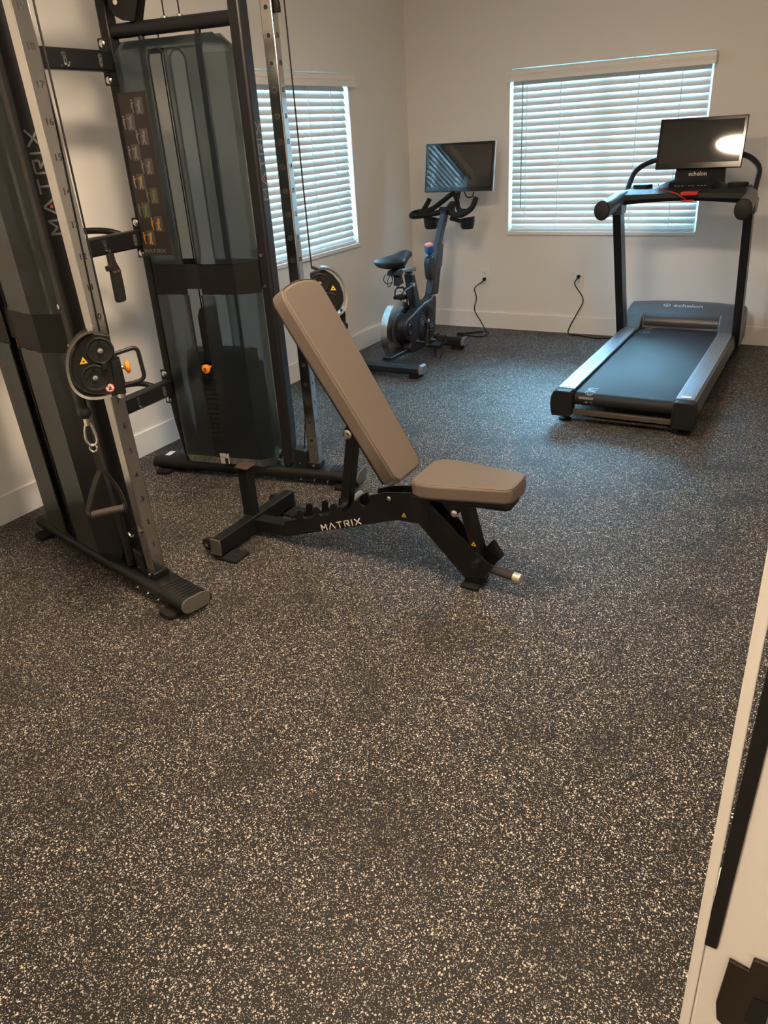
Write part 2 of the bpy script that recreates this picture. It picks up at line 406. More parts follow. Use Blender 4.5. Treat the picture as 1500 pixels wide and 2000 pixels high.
# door post by the camera with its strike plate and gasket
def dp(x, z, y): return Vector((x, y, z))
d = G()
zc = .98
d.prism([(3.1195, 0), (3.168, 0), (3.168, 2.10), (3.150, 2.10), (3.1315, 1.24), (3.1272, zc), (3.1195, zc)], dp, -5.57, -5.50)
post = struct(d.ob('door_1', M_TRIM, bevel=.002))
G().box((3.168, -5.63, 0), (3.215, -5.50, 2.10)).ob('door_jamb', M_TRIM, post, bevel=.002)
G().prism([(3.1125, 0), (3.1195, 0), (3.1195, 2.10), (3.1125, 2.10)], dp, -5.5725, -5.564).ob('door_edge_strip', M_TRIM, post, bevel=.001)
G().prism([(3.1190, zc), (3.1272, zc), (3.1330, 1.24), (3.1240, 1.24)], dp, -5.573, -5.560).ob('door_gasket', M_RUB, post, bevel=.001)
sp = G(); sp.prism([(3.136, .975), (3.1335, .925), (3.136, .908), (3.146, .900), (3.166, .900), (3.166, .985), (3.150, .985), (3.149, .972)], dp, -5.5735, -5.5702)
st = sp.ob('strike_plate', M_BROWNM, post, bevel=.0008)
G().prism([(3.155, .948), (3.166, .948), (3.166, .918), (3.153, .920)], dp, -5.5742, -5.5736).ob('latch_hole', M_DARK, st, smooth=False)

# ------------------------------------------------------------------ ceiling lights
def ceiling_light(label, x, y, power=1.0, r=.20):
    md = emis('lamp_diffuser', LAMP_C, LAMP*power)
    t = thing('ceiling_light', label, 'ceiling light', (x, y, RZ))
    G().lathe([(r+.015, 0), (r+.015, -.035), (r+.002, -.045), (r+.002, -.02)], (x, y, RZ), (0,0,1), 48).ob('lamp_rim', M_TRIM, t)
    G().lathe([(r, -.02), (r, -.046), (r*.85, -.056), (r*.4, -.062), (.001, -.063)], (x, y, RZ), (0,0,1), 48).ob('lamp_diffuser', md, t)
    return t
ceiling_light('round flush ceiling light above the cable machine', 1.75, -4.35, .76, .24)
ceiling_light('added round ceiling light over the open floor near the door, softening shadows', 3.3, -4.35, .50, .24)  # added unseen lamp, shares the main light's power so shadows fall softer
ceiling_light('added weak ceiling light between the bike and the treadmill, brightening the back wall', 1.9, -2.0, .14)  # added unseen lamp, lifts the brightness of the back of the room
ceiling_light('round flush ceiling light in the hallway outside the door', 2.7, -6.5, .36)
# ------------------------------------------------------------------ cable machine
cm = thing('cable_machine', 'black twin-tower cable crossover machine with smoked shrouds along the wall', 'gym machine', (.75, -3.72, 0))
class Tower:
    def __init__(s, o, ang, lean):
        a = math.radians(ang); s.o = Vector((o[0], o[1], 0)); s.u = Vector((math.cos(a), math.sin(a), 0)); s.n = Vector((-math.sin(a), math.cos(a), 0)); s.lean = lean
    def __call__(s, u, n, z): return s.o + s.u*u + s.n*(n - s.lean*z) + Vector((0, 0, z))
TB = Tower((.248, -3.336), 10.4, 0.0)
TA = Tower((.280, -4.0754), -13.3, .028)

def shroud_half(T, sd, z_rows, n_rows, slot_rows, umod, arc=None):
    """one face of the shroud: grid of columns and rows, without the slot"""
    cu = [.158, .200, .360, .432, .605, .700]; cn = [.028, 1, 1, 1, 1, .030]
    g = G(); W = len(cu); vs = []
    for j, z in enumerate(z_rows):
        for i in range(W):
            u = cu[i] + umod(i, j); nn = min(.088*(cn[i] if cn[i] == 1 else 1), n_rows[j]) if cn[i] == 1 else min(cn[i], n_rows[j])
            vs.append(T(u, sd*nn, z))
    fs = []
    for j in range(len(z_rows)-1):
        for i in range(W-1):
            if i == 2 and j in slot_rows: continue
            fs.append((j*W+i, j*W+i+1, (j+1)*W+i+1, (j+1)*W+i))
    g.add(vs, fs)
    if arc is not None:
        zt, up = arc; r = .036; uc = .396
        for s in (-1, 1):
            pts = [(uc+s*r, zt)] + [(uc+s*r*math.cos(math.radians(a)), zt - up*r + up*r*math.sin(math.radians(a))) for a in (90, 70, 50, 30, 10, 0)]
            g.add([T(u, sd*.088, z) for u, z in pts], [tuple(range(len(pts)))])
    return g

def tower(T, outer_sign, nums_side, hole_sign):
    # foot
    hw, zb, zt = .061, .018, .076; hh = (zt-zb)/2; zc_ = (zb+zt)/2
    sec = arc2(hw-hh, zc_, hh, -90, 90, 6) + arc2(-hw+hh, zc_, hh, 90, 270, 6)
    def foot(u0, u1, scale=1.0):
        g = G(); n = len(sec)
        vs = [T(u0, p*scale, zc_+(q-zc_)*scale) for p, q in sec] + [T(u1, p*scale, zc_+(q-zc_)*scale) for p, q in sec]
        return g.add(vs, [tuple(range(n-1, -1, -1)), tuple(range(n, 2*n))] + [(i, (i+1) % n, n+(i+1) % n, n+i) for i in range(n)])
    f = foot(-.03, 1.086).ob('base_foot', M_BLK, cm)
    foot(1.086, 1.094, .97).ob('end_cap', M_GREY, f); foot(-.038, -.03, .97).ob('end_cap', M_GREY, f)
    for uu, s in ((-.005, -1), (.98, -1), (-.005, 1), (.98, 1)):
        p = G().prism([(uu, s*.03), (uu+.075, s*.03), (uu+.075, s*.085), (uu+.065, s*.095), (uu+.01, s*.095), (uu, s*.085)], lambda a, b, t: T(a, b, t), 0, .017).ob('foot_pad', M_RUB, f, bevel=.002)
    for i in range(7):
        u0 = .945 + i*.019; G().prism([(u0, -.036), (u0+.007, -.036), (u0+.007, .036), (u0, .036)], lambda a, b, t: T(a, b, t), .0755, .0778).ob('tread_rib', M_RUB, f)
    for uu in (.80, .87, .94):
        for s in (-1, 1): G().cyl(T(uu, s*.052, .032), T(uu, s*.064, .028), .0045, 10).ob('bolt', M_STEEL, f)
    G().prism([(.015, -.015), (.045, -.015), (.045, .04), (.015, .04)], lambda a, b, t: T(a, b, t), .0762, .0768).ob('label_sticker', M_WHITE, f)
    # posts
    fp = [(.703, 2.24), (.703, .076), (.735, .076), (.748, .13), (.757, .26), (.757, 2.24)]
    pf = G().prism(fp, lambda a, b, t: T(a, t, b), -.0375, .0375).ob('front_post', M_BLK2, cm, bevel=.012, seg=3)
    bp = [(.115, 2.24), (.115, .40), (.122, .28), (.150, .076), (.195, .076), (.170, .26), (.160, .40), (.160, 2.24)]
    pb = G().prism(bp, lambda a, b, t: T(a, t, b), -.032, .032).ob('rear_post', M_BLK, cm, bevel=.008)
    # vertical lettering on the front post
    g, wd = stroke_word('MATRIX', T(.7575, -.022 if True else 0, 1.275), T(.7575, 0, 2.0)-T(.7575, 0, 1.0), -T.n, .042, T.u, t=.15, gap=.30)
    # reading upwards: baseline towards the inside
    g.map(lambda p: p + T.n*.043)
    g.ob('lettering', M_LETG, pf, smooth=False)
    G().cyl(T(.7575, .004, 1.357), T(.7590, .004, 1.357), .0075, 3).ob('logo_mark', M_LETR, pf)
    for z in (.985, 1.06, .93):
        if z != .985: G().cyl(T(.722, -.037, z), T(.722, -.0425, z), .008, 12).ob('bolt', M_STEEL, pf)
    # top tie bar, pulley bracket
    tb = G().cyl(T(.14, 0, 1.927), T(.73, 0, 1.927), .027, 20).ob('tie_bar', M_BLK2, cm)
    for u in (.405, .475): G().lathe([(.013, 0), (.013, .006), (.007, .008)], T(u, 0, 1.952), (0,0,1), 14).ob('cable_grommet', M_STEEL, tb)
    for s in (-1, 1):
        pl = [(.178, 2.04), (.180, 2.005), (.198, 1.975), (.230, 1.958), (.275, 1.95), (.285, 1.95), (.345, 2.10), (.345, 2.22), (.178, 2.22)]
        k = G().prism(pl, lambda a, b, t: T(a, t, b), s*.030, s*.024).ob('pulley_bracket', M_BLK, cm, bevel=.0015)
        G().cyl(T(.215, s*.030, 2.02), T(.215, s*.035, 2.02), .010, 12).ob('bolt', M_STEEL, k)
    pu = G().lathe([(.052, -.012), (.056, -.010), (.047, 0), (.056, .010), (.052, .012)], T(.235, 0, 2.035), T.n, 28).ob('pulley_wheel', M_PLAS, cm)
    # shrouds on both faces
    for sd in (-1, 1):
        rows = [1.032, 1.760, 1.815, 1.845, 1.885]; nr = [.088, .088, .088, .080, .035]
        um = lambda i, j: ((-.075 if j == 4 else (-.030 if j == 3 else 0)) if i == 5 else (.04 if j == 4 else (.006 if j == 3 else 0)) if i == 0 else (-.03 if (i == 4 and j == 4) else (.012 if (i == 1 and j == 4) else 0)))
        up_ = shroud_half(T, sd, rows, nr, (0, 1, 2), um, None)
        r = .036; uc = .396; zt = 1.845
        ms = M_SMOKE if sd != outer_sign else (M_CLEAR if outer_sign > 0 else M_DSMOKE)
        o = up_.ob('upper_shroud', ms, cm, angle=15)
        path = [T(.361, sd*.089, 1.04)] + [T(uc+r*math.cos(math.radians(a)), sd*(.089 if zt-r+r*math.sin(math.radians(a)) < 1.83 else .086), zt-r+r*math.sin(math.radians(a))) for a in range(180, -1, -15)] + [T(.431, sd*.089, 1.04)]
        G().tube(path, .0035, 8).ob('slot_trim', M_RUB, o)
        rows = [.078, .125, .240, .902]; nr = [.062, .088, .088, .088]
        um = lambda i, j: ((-.045 if j == 0 else (-.018 if j == 1 else 0)) if i == 5 else (.035 if j == 0 else (.02 if j == 1 else 0)) if i == 0 else 0)
        o2 = shroud_half(T, sd, rows, nr, (1, 2), um).ob('lower_shroud', ms, cm, angle=15)
        G().tube([T(.361, sd*.089, .90), T(.361, sd*.089, .14), T(.372, sd*.089, .126), T(.420, sd*.089, .126), T(.431, sd*.089, .14), T(.431, sd*.089, .90)], .0035, 8).ob('slot_trim', M_RUB, o2)
        # dark band between the two
        for u0, u1 in ((.158, .360), (.432, .700)):
            cs = [(u0, .028 if u0 < .2 else .085), (.20 if u0 < .2 else u0, .085), (u1 if u1 < .5 else .605, .085), (u1, .030 if u1 > .5 else .085)]
            g = G(); vs = [T(a, sd*b, .902) for a, b in cs] + [T(a, sd*b, 1.032) for a, b in cs]
            g.add(vs, [(i, i+1, 5+i, 4+i) for i in range(3)]); g.ob('shroud_band', M_BAND, cm, smooth=False)
    G().prism([(.352, .925), (.440, .925), (.440, 1.03), (.352, 1.03)], lambda a, b, t: T(a, t, b), -.074, -.066).ob('slot_bridge', M_DARK, cm)
    # weight stack: plates, guide rods, selector rod, pin
    wp = G(); z = .085
    for i in range(20):
        o = G().prism([(.255, -.05), (.62, -.05), (.62, .05), (.255, .05)], lambda a, b, t: T(a, b, t), z, z+.0225).ob('weight_plate', M_PLATE, cm, bevel=.002)
        nt = 10*(i+1)
        z += .0245
    G().prism([(.260, -.045), (.60, -.045), (.60, .045), (.260, .045)], lambda a, b, t: T(a, b, t), z, z+.06).ob('top_plate', M_PLATE, cm, bevel=.004)
    for u in (.285, .545): G().cyl(T(u, 0, .08), T(u, 0, 1.92), .0125, 16).ob('guide_rod', mat('dark_guide_rod', (.05, .05, .055), .3, .8), cm)
    hs = [(.370, .585), (.370, .80), (.385, .835), (.405, .842), (.450, .842), (.450, .585)]
    G().prism(hs, lambda a, b, t: T(a, t, b), -.058, -.02).ob('stack_housing', M_BLK, cm, bevel=.006)
    G().cyl(T(.364, 0, .62), T(.364, 0, 1.92), .0028, 8).ob('stack_cable', M_RUB, cm)
    for u in (.475,): G().cyl(T(u, 0, 1.95), T(u, 0, 2.24), .0028, 8).ob('stack_cable', M_RUB, cm)
    G().cyl(T(.405, 0, 1.95), T(.405, 0, 2.24), .0028, 8).ob('stack_cable', M_RUB, cm)
    # rail
    rl = G().prism([(.835, -.025), (.885, -.025), (.885, .025), (.835, .025)], lambda a, b, t: T(a, b, t), .078, 2.20).ob('pulley_rail', M_CHROME, cm, bevel=.004, seg=2)
    for k in range(1, 21):
        z = .127 + .0908*k
        G().cyl(T(.860, hole_sign*.0245, z), T(.860, hole_sign*.0256, z), .0085, 14).ob('rail_hole', M_DARK, rl)
        G().cyl(T(.860, hole_sign*.0245, z), T(.860, hole_sign*.0253, z), .0112, 14).ob('hole_rim', M_STEEL, rl)
        g = G(); add_text(g, str(k), T(.8856, 0, z), T.n, T(0,0,1)-T(0,0,0), .026, .01); g.ob('rail_number', M_DARK, rl, smooth=False)
    G().prism([(.829, -.031), (.891, -.031), (.891, .031), (.829, .031)], lambda a, b, t: T(a, b, t), .076, .105).ob('rail_socket', M_BLK, rl, bevel=.003)
    for s in (-1, 1): G().cyl(T(.86, s*.031, .092), T(.86, s*.035, .092), .007, 10).ob('bolt', M_STEEL, rl)
    # low pulley box and cable along the rail
    bx = G().prism([(.762, .076), (.825, .076), (.822, .155), (.812, .165), (.762, .17)], lambda a, b, t: T(a, t, b), -.028, .028).ob('low_pulley_box', M_PLAS, cm, bevel=.003)
    G().cyl(T(.79, -.028, .10), T(.79, -.032, .10), .005, 10).ob('bolt', M_STEEL, bx)
    return rl
tower(TB, 1, 1, -1)
tower(TA, -1, 1, 1)

# exercise placard on the inner face of the far tower
pc = G().prism([(.172, 1.072), (.318, 1.072), (.318, 1.705), (.186, 1.705)], lambda a, b, t: TB(a, t, b), -.0885, -.0895).ob('exercise_placard', mat('placard_brown', (.020, .016, .014), .45), cm, smooth=False)
g, wd = stroke_word('MATRIX', TB(.178, -.0897, 1.084), TB.u, (0,0,1), .0155, -TB.n, t=.16, gap=.30, lift=.0006)
g.ob('lettering', M_LETG, pc, smooth=False)
FIG = [mat('figure_grey', (.16, .14, .13), .5), mat('figure_tan', (.30, .19, .10), .5), mat('figure_green', (.10, .14, .03), .5), mat('figure_orange', (.42, .20, .03), .5), mat('figure_frame', (.06, .055, .055), .5)]
for i in range(10):
    zz = 1.655 - i*.0565; uu = .272 - (i % 2)*.052 - i*.0005
    k = 0 if i < 5 else (1, 2, 2, 3, 3)[i-5]
    def P(a, b, c, t=0): return TB(uu+a, -.0897-t, zz+b)
    fr = G(); fr.prism([(-.012, -.032), (.026, -.032), (.026, .03), (-.012, .03)], lambda a, b, t: TB(uu+a, t, zz+b), -.0895, -.0898); fr.ob('pictogram_frame', FIG[4], pc, smooth=False)
    bd = G()
    for a, b, r in ((.008, .016, .0055), (-.026, .02, .004)):
        bd.cyl(TB(uu+a, -.0896, zz+b), TB(uu+a, -.0903, zz+b), r, 10)
    for p, q, wdt in (((.008, .012), (.004, -.010), .010), ((.004, -.010), (.012, -.028), .005), ((.004, -.010), (-.004, -.027), .005), ((.008, .006), (-.008, .014 if i % 2 else .0), .004),
                      ((-.026, .014), (-.027, -.008), .007), ((-.027, -.008), (-.023, -.026), .004), ((-.026, .008), (-.015, .012), .003)):
        p0 = TB(uu+p[0], -.0899, zz+p[1]); p1 = TB(uu+q[0], -.0899, zz+q[1]); bd.bar(p0, p1, .0006, wdt, TB.u if abs(p[0]-q[0]) < abs(p[1]-q[1]) else (0,0,1))
    bd.ob('pictogram', FIG[k], pc, smooth=False)
# selector pin and weight labels on the far stack
pin = G().lathe([(.007, 0), (.007, .03), (.017, .032), (.021, .040), (.021, .050), (.015, .054)], TB(.392, -.045, .565), -TB.n, 20).ob('selector_pin', M_ORG, cm)
G().cyl(TB(.392, -.099, .565), TB(.392, -.1015, .565), .0075, 12).ob('pin_centre', mat('dark_orange', (.25, .07, .01), .5), pin)
for k in range(20):
    z = .097 + .0245*k
    if abs(z-.565) < .03: continue
    g = G(); g.prism([(.402, z-.007), (.404, z-.007), (.404, z+.007), (.402, z+.007)], lambda a, b, t: TB(a, t, b), -.0505, -.0508)
    add_text(g, '%d' % (10*(20-k)), TB(.420, -.0508, z), TB.u, (0,0,1), .017); g.ob('weight_label', M_LETG, cm, smooth=False)
g = G(); g.prism([(.392, .092), (.440, .092), (.440, .145), (.392, .145)], lambda a, b, t: TB(a, t, b), -.0895, -.092)
lb = g.ob('weight_unit_label', mat('pale_label', (.45, .46, .47), .5), cm, smooth=False)
G().prism([(.417, .092), (.434, .092), (.434, .122), (.417, .122)], lambda a, b, t: TB(a, t, b), -.092, -.0924).ob('label_notch', M_DARK, lb, smooth=False)
# thin orange line drawn down the near tower's slot
G().prism([(.377, .14), (.380, .14), (.380, 1.83), (.377, 1.83)], lambda a, b, t: TA(a, t, b), -.070, -.066).ob('slot_orange_line', mat('orange_line', (.50, .22, .08), .3, .6), cm)

# cross bars between the towers
for zc_, rod in ((1.822, False), (1.140, True), (.452, True)):
    a = TB(.138, -.03, zc_); b = TA(.138, .03, zc_)
    o = G().bar(a, b, .05, .074).ob('cross_bar', M_BLK2, cm, bevel=.008)
    for T, s in ((TB, -1), (TA, 1)):
        pl = G().prism([(.100, zc_-.085), (.165, zc_-.085), (.165, zc_+.085), (.100, zc_+.085)], lambda p, q, t: T(p, t, q), s*.032, s*.038).ob('mount_plate', M_BLK, o, bevel=.003)
        for dz in (-.065, .065):
            c = T(.122, s*.038, zc_+dz); G().lathe([(.014, 0), (.014, .003), (.009, .008), (.004, .009)], c, T.n*s, 14).ob('bolt', M_STEEL, o)
    ax = (b-a).normalized(); fx = Vector((-ax.y, ax.x, 0)); fx = fx if fx.x > 0 else -fx
    L = (b-a).length
    for f, kind in ((.10, 0), (.33, 1), (.62, 1), (.9, 0)):
        c = a + ax*L*f + fx*.0255
        h = G(); pts = arc2(0, .016, .008, 0, 180, 6) + arc2(0, -.016, .008, 180, 360, 6)
        h.prism(pts, lambda p, q, t: c + ax*p + Vector((0,0,q)) + fx*t, 0, .003)
        if kind: h.tube(rounded([c + Vector((0,0,-.018))+fx*.002, c + Vector((0,0,-.026))+fx*.012, c + Vector((0,0,-.024))+fx*.022, c+Vector((0,0,-.012))+fx*.024], .006), .003, 8)
        hk = h.ob('hook_plate', M_STEEL if kind else M_GREY, o)
        for q in (-.010, .010): G().cyl(c + Vector((0,0,q+.003)) + fx*.003, c + Vector((0,0,q+.003)) + fx*.0038, .003, 8).ob('slot_hole', M_DARK, hk)
    if rod:
        pts = [a + ax*.05 + fx*-.02, a + ax*.13 - fx*.09 + V(0,0,.045), a + ax*L*.5 - fx*.13 + V(0,0,.062), b - ax*.13 - fx*.09 + V(0,0,.045), b - ax*.05 - fx*.02]
        G().tube(crom(pts, 8), .0135, 12).ob('bowed_grip', M_BLK2, o)
# head beam joining the tower tops
G().bar(TB(.45, 0, 2.20), TA(.45, 0, 2.20), .07, .09).ob('head_beam', M_BLK2, cm, bevel=.01)

# pulley trolleys
def trolley(P0, gd, mir, T, grip):
    gd = Vector((gd[0], gd[1], 0)).normalized(); nn = gd.cross(Vector((0,0,1)))          # nn points to the room
    P0 = Vector((P0[0], P0[1], 0)) if len(P0) == 2 else Vector(P0)
    def Q(a, z, t=0): return P0 + gd*(a*mir) + nn*t + Vector((0,0,z))
    plate = [(-.012,.995),(-.031,.991),(-.066,.967),(-.091,.931),(-.102,.894),(-.102,.858),(-.087,.827),(-.061,.807),(-.024,.799),(.003,.790),(.045,.792),(.043,.896),(.039,.913),(.032,.921),(.031,.982)]
    body = G().prism(plate, Q, -.030, .004).ob('trolley_plate', M_PLAS, cm, bevel=.003)
    gpts = [(-.002,.796),(-.033,.794),(-.067,.798),(-.092,.812),(-.108,.836),(-.114,.872),(-.110,.914),(-.095,.953),(-.070,.982),(-.042,.999),(-.014,1.003)]
    path = crom([Q(a, z, -.008) for a, z in gpts], 4)
    gr = G(); m = len(path); vs = []
    for i, p in enumerate(path):
        t = (path[min(i+1,m-1)]-path[max(i-1,0)]).normalized(); o = t.cross(nn)*(1 if mir > 0 else -1)
        for a, b in ((-.004, -.026), (.004, -.024), (.005, .0), (.004, .024), (-.004, .026)): vs.append(p + o*a + nn*b)
    fs = [(i*5+k, i*5+(k+1) % 5, (i+1)*5+(k+1) % 5, (i+1)*5+k) for i in range(m-1) for k in range(5)] + [tuple(range(5)), tuple(range((m-1)*5, m*5))]
    gr.add(vs, fs).ob('chrome_guard', M_STEEL, body, angle=50)
    for cx, cz, r in ((-.006, .940, .042), (-.038, .858, .042)):
        c = Q(cx, cz, .004)
        pw = G().lathe([(r, 0), (r, .003), (r-.004, .005), (r-.008, .003)], c, nn, 32).ob('pulley_wheel', M_PLAS, body)
        for a0, a1 in ((100, 170), (20, 80), (230, 310)):
            pts = arc2(0, 0, r*.74, a0, a1, 8) + list(reversed(arc2(0, 0, r*.52, a0, a1, 8)))
            G().prism(pts, lambda p, q, t: Q(cx+p, cz+q, t), .0065, .0078).ob('wheel_slot', M_DARK, pw, smooth=False)
        G().lathe([(.008, .003), (.008, .008), (.004, .009)], c, nn, 16).ob('axle_bolt', M_STEEL, pw)
    # warning triangle and round hand sign
    tri = G().prism([(-.061,.928),(-.074,.906),(-.050,.907)], Q, .0041, .0046).ob('warning_sticker', M_YEL, body, smooth=False)
    G().prism(arc2(-.0617, .9130, .003, 0, 360, 10)[:-1], Q, .0046, .0049).ob('sticker_mark', M_DARK, tri, smooth=False)
    sg = G().prism(arc2(-.002, .819, .0145, 0, 360, 24)[:-1], Q, .0041, .0046).ob('prohibition_sticker', mat('sticker_red', (.55, .06, .05), .5), body, smooth=False)
    si = G().prism(arc2(-.002, .819, .0115, 0, 360, 24)[:-1], Q, .0046, .0049).ob('sticker_face', M_WHITE, sg, smooth=False)
    G().prism([(-.008,.812),(.004,.812),(.003,.820),(-.001,.828),(-.003,.820)], Q, .0049, .0052).ob('sticker_hand', M_DARK, sg, smooth=False)
    G().obox(Q(-.002, .819, .0050), gd*.0105*.75 - V(0,0,1)*.0105*.62, gd*.0010 + V(0,0,.0012), nn*.0003).ob('sticker_bar', mat('sticker_red2', (.55, .06, .05), .5), sg, smooth=False)
    # carriage on the rail
    cz = T(.860, 0, .875); c = Vector((cz.x, cz.y, 0))
    car = G(); sec_ = [(-.038, -.036), (.038, -.036), (.038, .036), (-.038, .036)]
    car.prism(sec_, lambda p, q, t: T(.860+p, q, t), .795, .905); cr = car.ob('carriage_sleeve', M_PLAS, body, bevel=.008, seg=3)
    G().cyl(Q(.028, .795, -.004), Q(.030, .902, -.004), .017, 20).ob('carriage_pin', M_PLAS, body)
    G().cyl(Q(.028, .781, -.004), Q(.028, .797, -.004), .0135, 20).ob('pin_cap', M_STEEL, body)
    G().prism([(-.012,.905),(.004,.903),(.004,.878),(-.012,.880)], Q, .008, .016).ob('latch_block', M_PLAS, body, bevel=.003)
    if grip:
        G().tube(rounded([Q(.030,.919,-.01), Q(.106,.932,-.02), Q(.112,.823,-.02), Q(.040,.812,-.02)], .022, 6), .0068, 12).ob('trolley_handle', M_BLK2, body)
        G().cyl(Q(.040,.872,-.02), Q(.054,.872,-.02), .006, 12).ob('knob_stem', M_STEEL, body)
        G().lathe([(.006, 0), (.010, .004), (.019, .008), (.022, .014), (.019, .019), (.008, .022)], Q(.052,.872,-.02), gd*mir, 24).ob('release_knob', M_ORG, body)
    # cable stop ball under the lower wheel
    bl = G().ball(Q(-.094, .747, -.012), .0205, 20).ob('cable_stop_ball', M_PLAS, body)
    G().lathe([(.011, 0), (.013, .03), (.010, .055)], Q(-.094, .765, -.012), (0,0,1), 14).ob('ball_neck', M_RUB, bl)
    G().cyl(Q(-.094, .728, -.012), Q(-.094, .705, -.012), .0105, 16).ob('cable_ferrule', M_STEEL, bl)
    return Q
QA = trolley((1.155, -4.335), (.637, .77), 1, TA, True)
QB = trolley((1.13+.808*.088, -3.23+.589*.088), (.808, .589), -1, TB, False)
# cables running beside the rails
G().cyl(TA(.885, .045, 2.24), QA(.030, .985, -.012), .003, 8).ob('pull_cable', M_RUB, cm)
G().cyl(TB(.915, .02, 2.24), TB(.925, .02, 1.0), .003, 8).ob('pull_cable', M_RUB, cm)
G().cyl(TB(.925, .02, 1.0), TB(.955, .02, .99), .006, 8).ob('cable_guide', M_PLAS, cm)
G().cyl(TB(.905, .02, .95), TB(.806, 0, .16), .003, 8).ob('pull_cable', M_RUB, cm)
G().prism([(.845, 2.0), (.90, 2.0), (.925, 2.03), (.925, 2.06), (.845, 2.06)], lambda a, b, t: TB(a, t, b), -.032, .032).ob('rail_cap_bracket', M_BLK, cm, bevel=.004)
G().prism([(.886, 1.925), (.905, 1.925), (.905, 1.955), (.886, 2.0)], lambda a, b, t: TB(a, t, b), -.012, .012).ob('rail_stop', M_BLK, cm, bevel=.003)
# carabiner and stirrup handle on the near cable
cb = tag(G().tube(crom([QA(a, z, -.010) for a, z in ((-.096,.712),(-.106,.690),(-.109,.655),(-.098,.634),(-.080,.640),(-.076,.660),(-.082,.695),(-.088,.710))], 6, True), .0048, 10, closed=True).ob('carabiner', M_STEEL), 'steel snap hook hanging under the black cable ball of the pulley', 'snap hook')
sh = thing('stirrup_handle', 'black webbing stirrup handle with foam grip hanging on the steel snap hook', 'cable handle', QA(-.09, .35, -.012))
G().tube([QA(-.093+.011*math.cos(k*math.pi/6), .625+.013*math.sin(k*math.pi/6), -.010+.003*math.cos(k*math.pi/6)) for k in range(12)], .0036, 8, closed=True).ob('d_ring', M_STEEL, sh)
def band(pts, wd, th, wdir):
    g = G(); wdir = Vector(wdir).normalized(); m = len(pts); vs = []
    for i, p in enumerate(pts):
        t = (Vector(pts[min(i+1, m-1)])-Vector(pts[max(i-1, 0)])).normalized(); o = t.cross(wdir).normalized()
        for a, b in ((-1,-1),(1,-1),(1,1),(-1,1)): vs.append(Vector(p) + wdir*a*wd/2 + o*b*th/2)
    return g.add(vs, [(i*4+k, i*4+(k+1) % 4, (i+1)*4+(k+1) % 4, (i+1)*4+k) for i in range(m-1) for k in range(4)] + [(3,2,1,0), tuple(range((m-1)*4, m*4))])
nA = Vector((.77, -.637, 0))
wA = (Vector((.637, .77, 0))*.55 + nA*.83).normalized()
band([QA(-.092,.614,-.01), QA(-.089,.575,-.012), QA(-.088,.535,-.014)], .026, .006, wA).ob('strap', M_STRAP, sh)
band(crom([QA(-.090,.545,-.012), QA(-.112,.510,-.004), QA(-.140,.455,0), QA(-.158,.408,0), QA(-.158,.392,0)], 5), .024, .004, wA).ob('strap', M_STRAP, sh)
band(crom([QA(-.086,.545,-.016), QA(-.070,.515,-.03), QA(-.048,.460,-.03), QA(-.038,.405,-.02), QA(-.040,.385,-.02)], 5), .024, .004, wA).ob('strap', M_STRAP, sh)
G().cyl(QA(-.152,.396,0), QA(-.044,.390,-.018), .0135, 18).ob('grip', mat('foam_grip', (.035, .028, .022), .7), sh)
for a, z, t in ((-.158,.396,.001), (-.040,.390,-.019)):
    G().lathe([(.016, -.004), (.018, 0), (.016, .004)], QA(a, z, t), Vector((.637,.77,0)), 16).ob('end_ring', M_BLK2, sh)
# low handle ring lying at the rail foot of the near tower
dr = G().tube([TA(.822+.016*math.cos(k*math.pi/8), -.045, .262+.016*math.sin(k*math.pi/8)) for k in range(8, 17)], .003, 8).ob('low_ring', M_STEEL, cm)
# ankle strap hanging on the middle cross bar
a = TB(.138, -.03, 1.14); b = TA(.138, .03, 1.14); ax = (b-a).normalized(); fx = Vector((-ax.y, ax.x, 0)); fx = fx if fx.x > 0 else -fx
c = a + ax*(b-a).length*.33 + fx*.045
st_ = thing('ankle_strap', 'black padded ankle strap hanging from the middle cross bar hook', 'ankle strap', c + V(0,0,-.25))
dirr = -ax
pl = [(-.016,-.03),(.014,-.03),(.018,-.065),(.034,-.10),(.036,-.17),(.034,-.222),(.026,-.232),(-.012,-.232),(-.018,-.222),(-.018,-.16),(-.016,-.10),(-.034,-.098),(-.036,-.078),(-.016,-.074)]
G().prism(pl, lambda p, q, t: c + dirr*p + V(0,0,q) + fx*t, -.010, .010).ob('pad', M_STRAP, st_, bevel=.004)
G().tube([c + dirr*(.004+.010*math.cos(k*math.pi/6)) + V(0,0,-.026+.010*math.sin(k*math.pi/6)) + fx*-.004 for k in range(12)], .0025, 8, closed=True).ob('ring', M_BLK2, st_)
G().cyl(c + dirr*.008 + V(0,0,-.055) + fx*.010, c + dirr*.008 + V(0,0,-.055) + fx*.0125, .004, 10).ob('rivet', M_STEEL, st_)
gl = G(); add_text(gl, 'MATRIX', c + dirr*.012 + V(0,0,-.105) + fx*.0108, dirr, (0,0,1), .014); gl.ob('lettering', mat('tan_print', (.30, .18, .10), .6), st_, smooth=False)
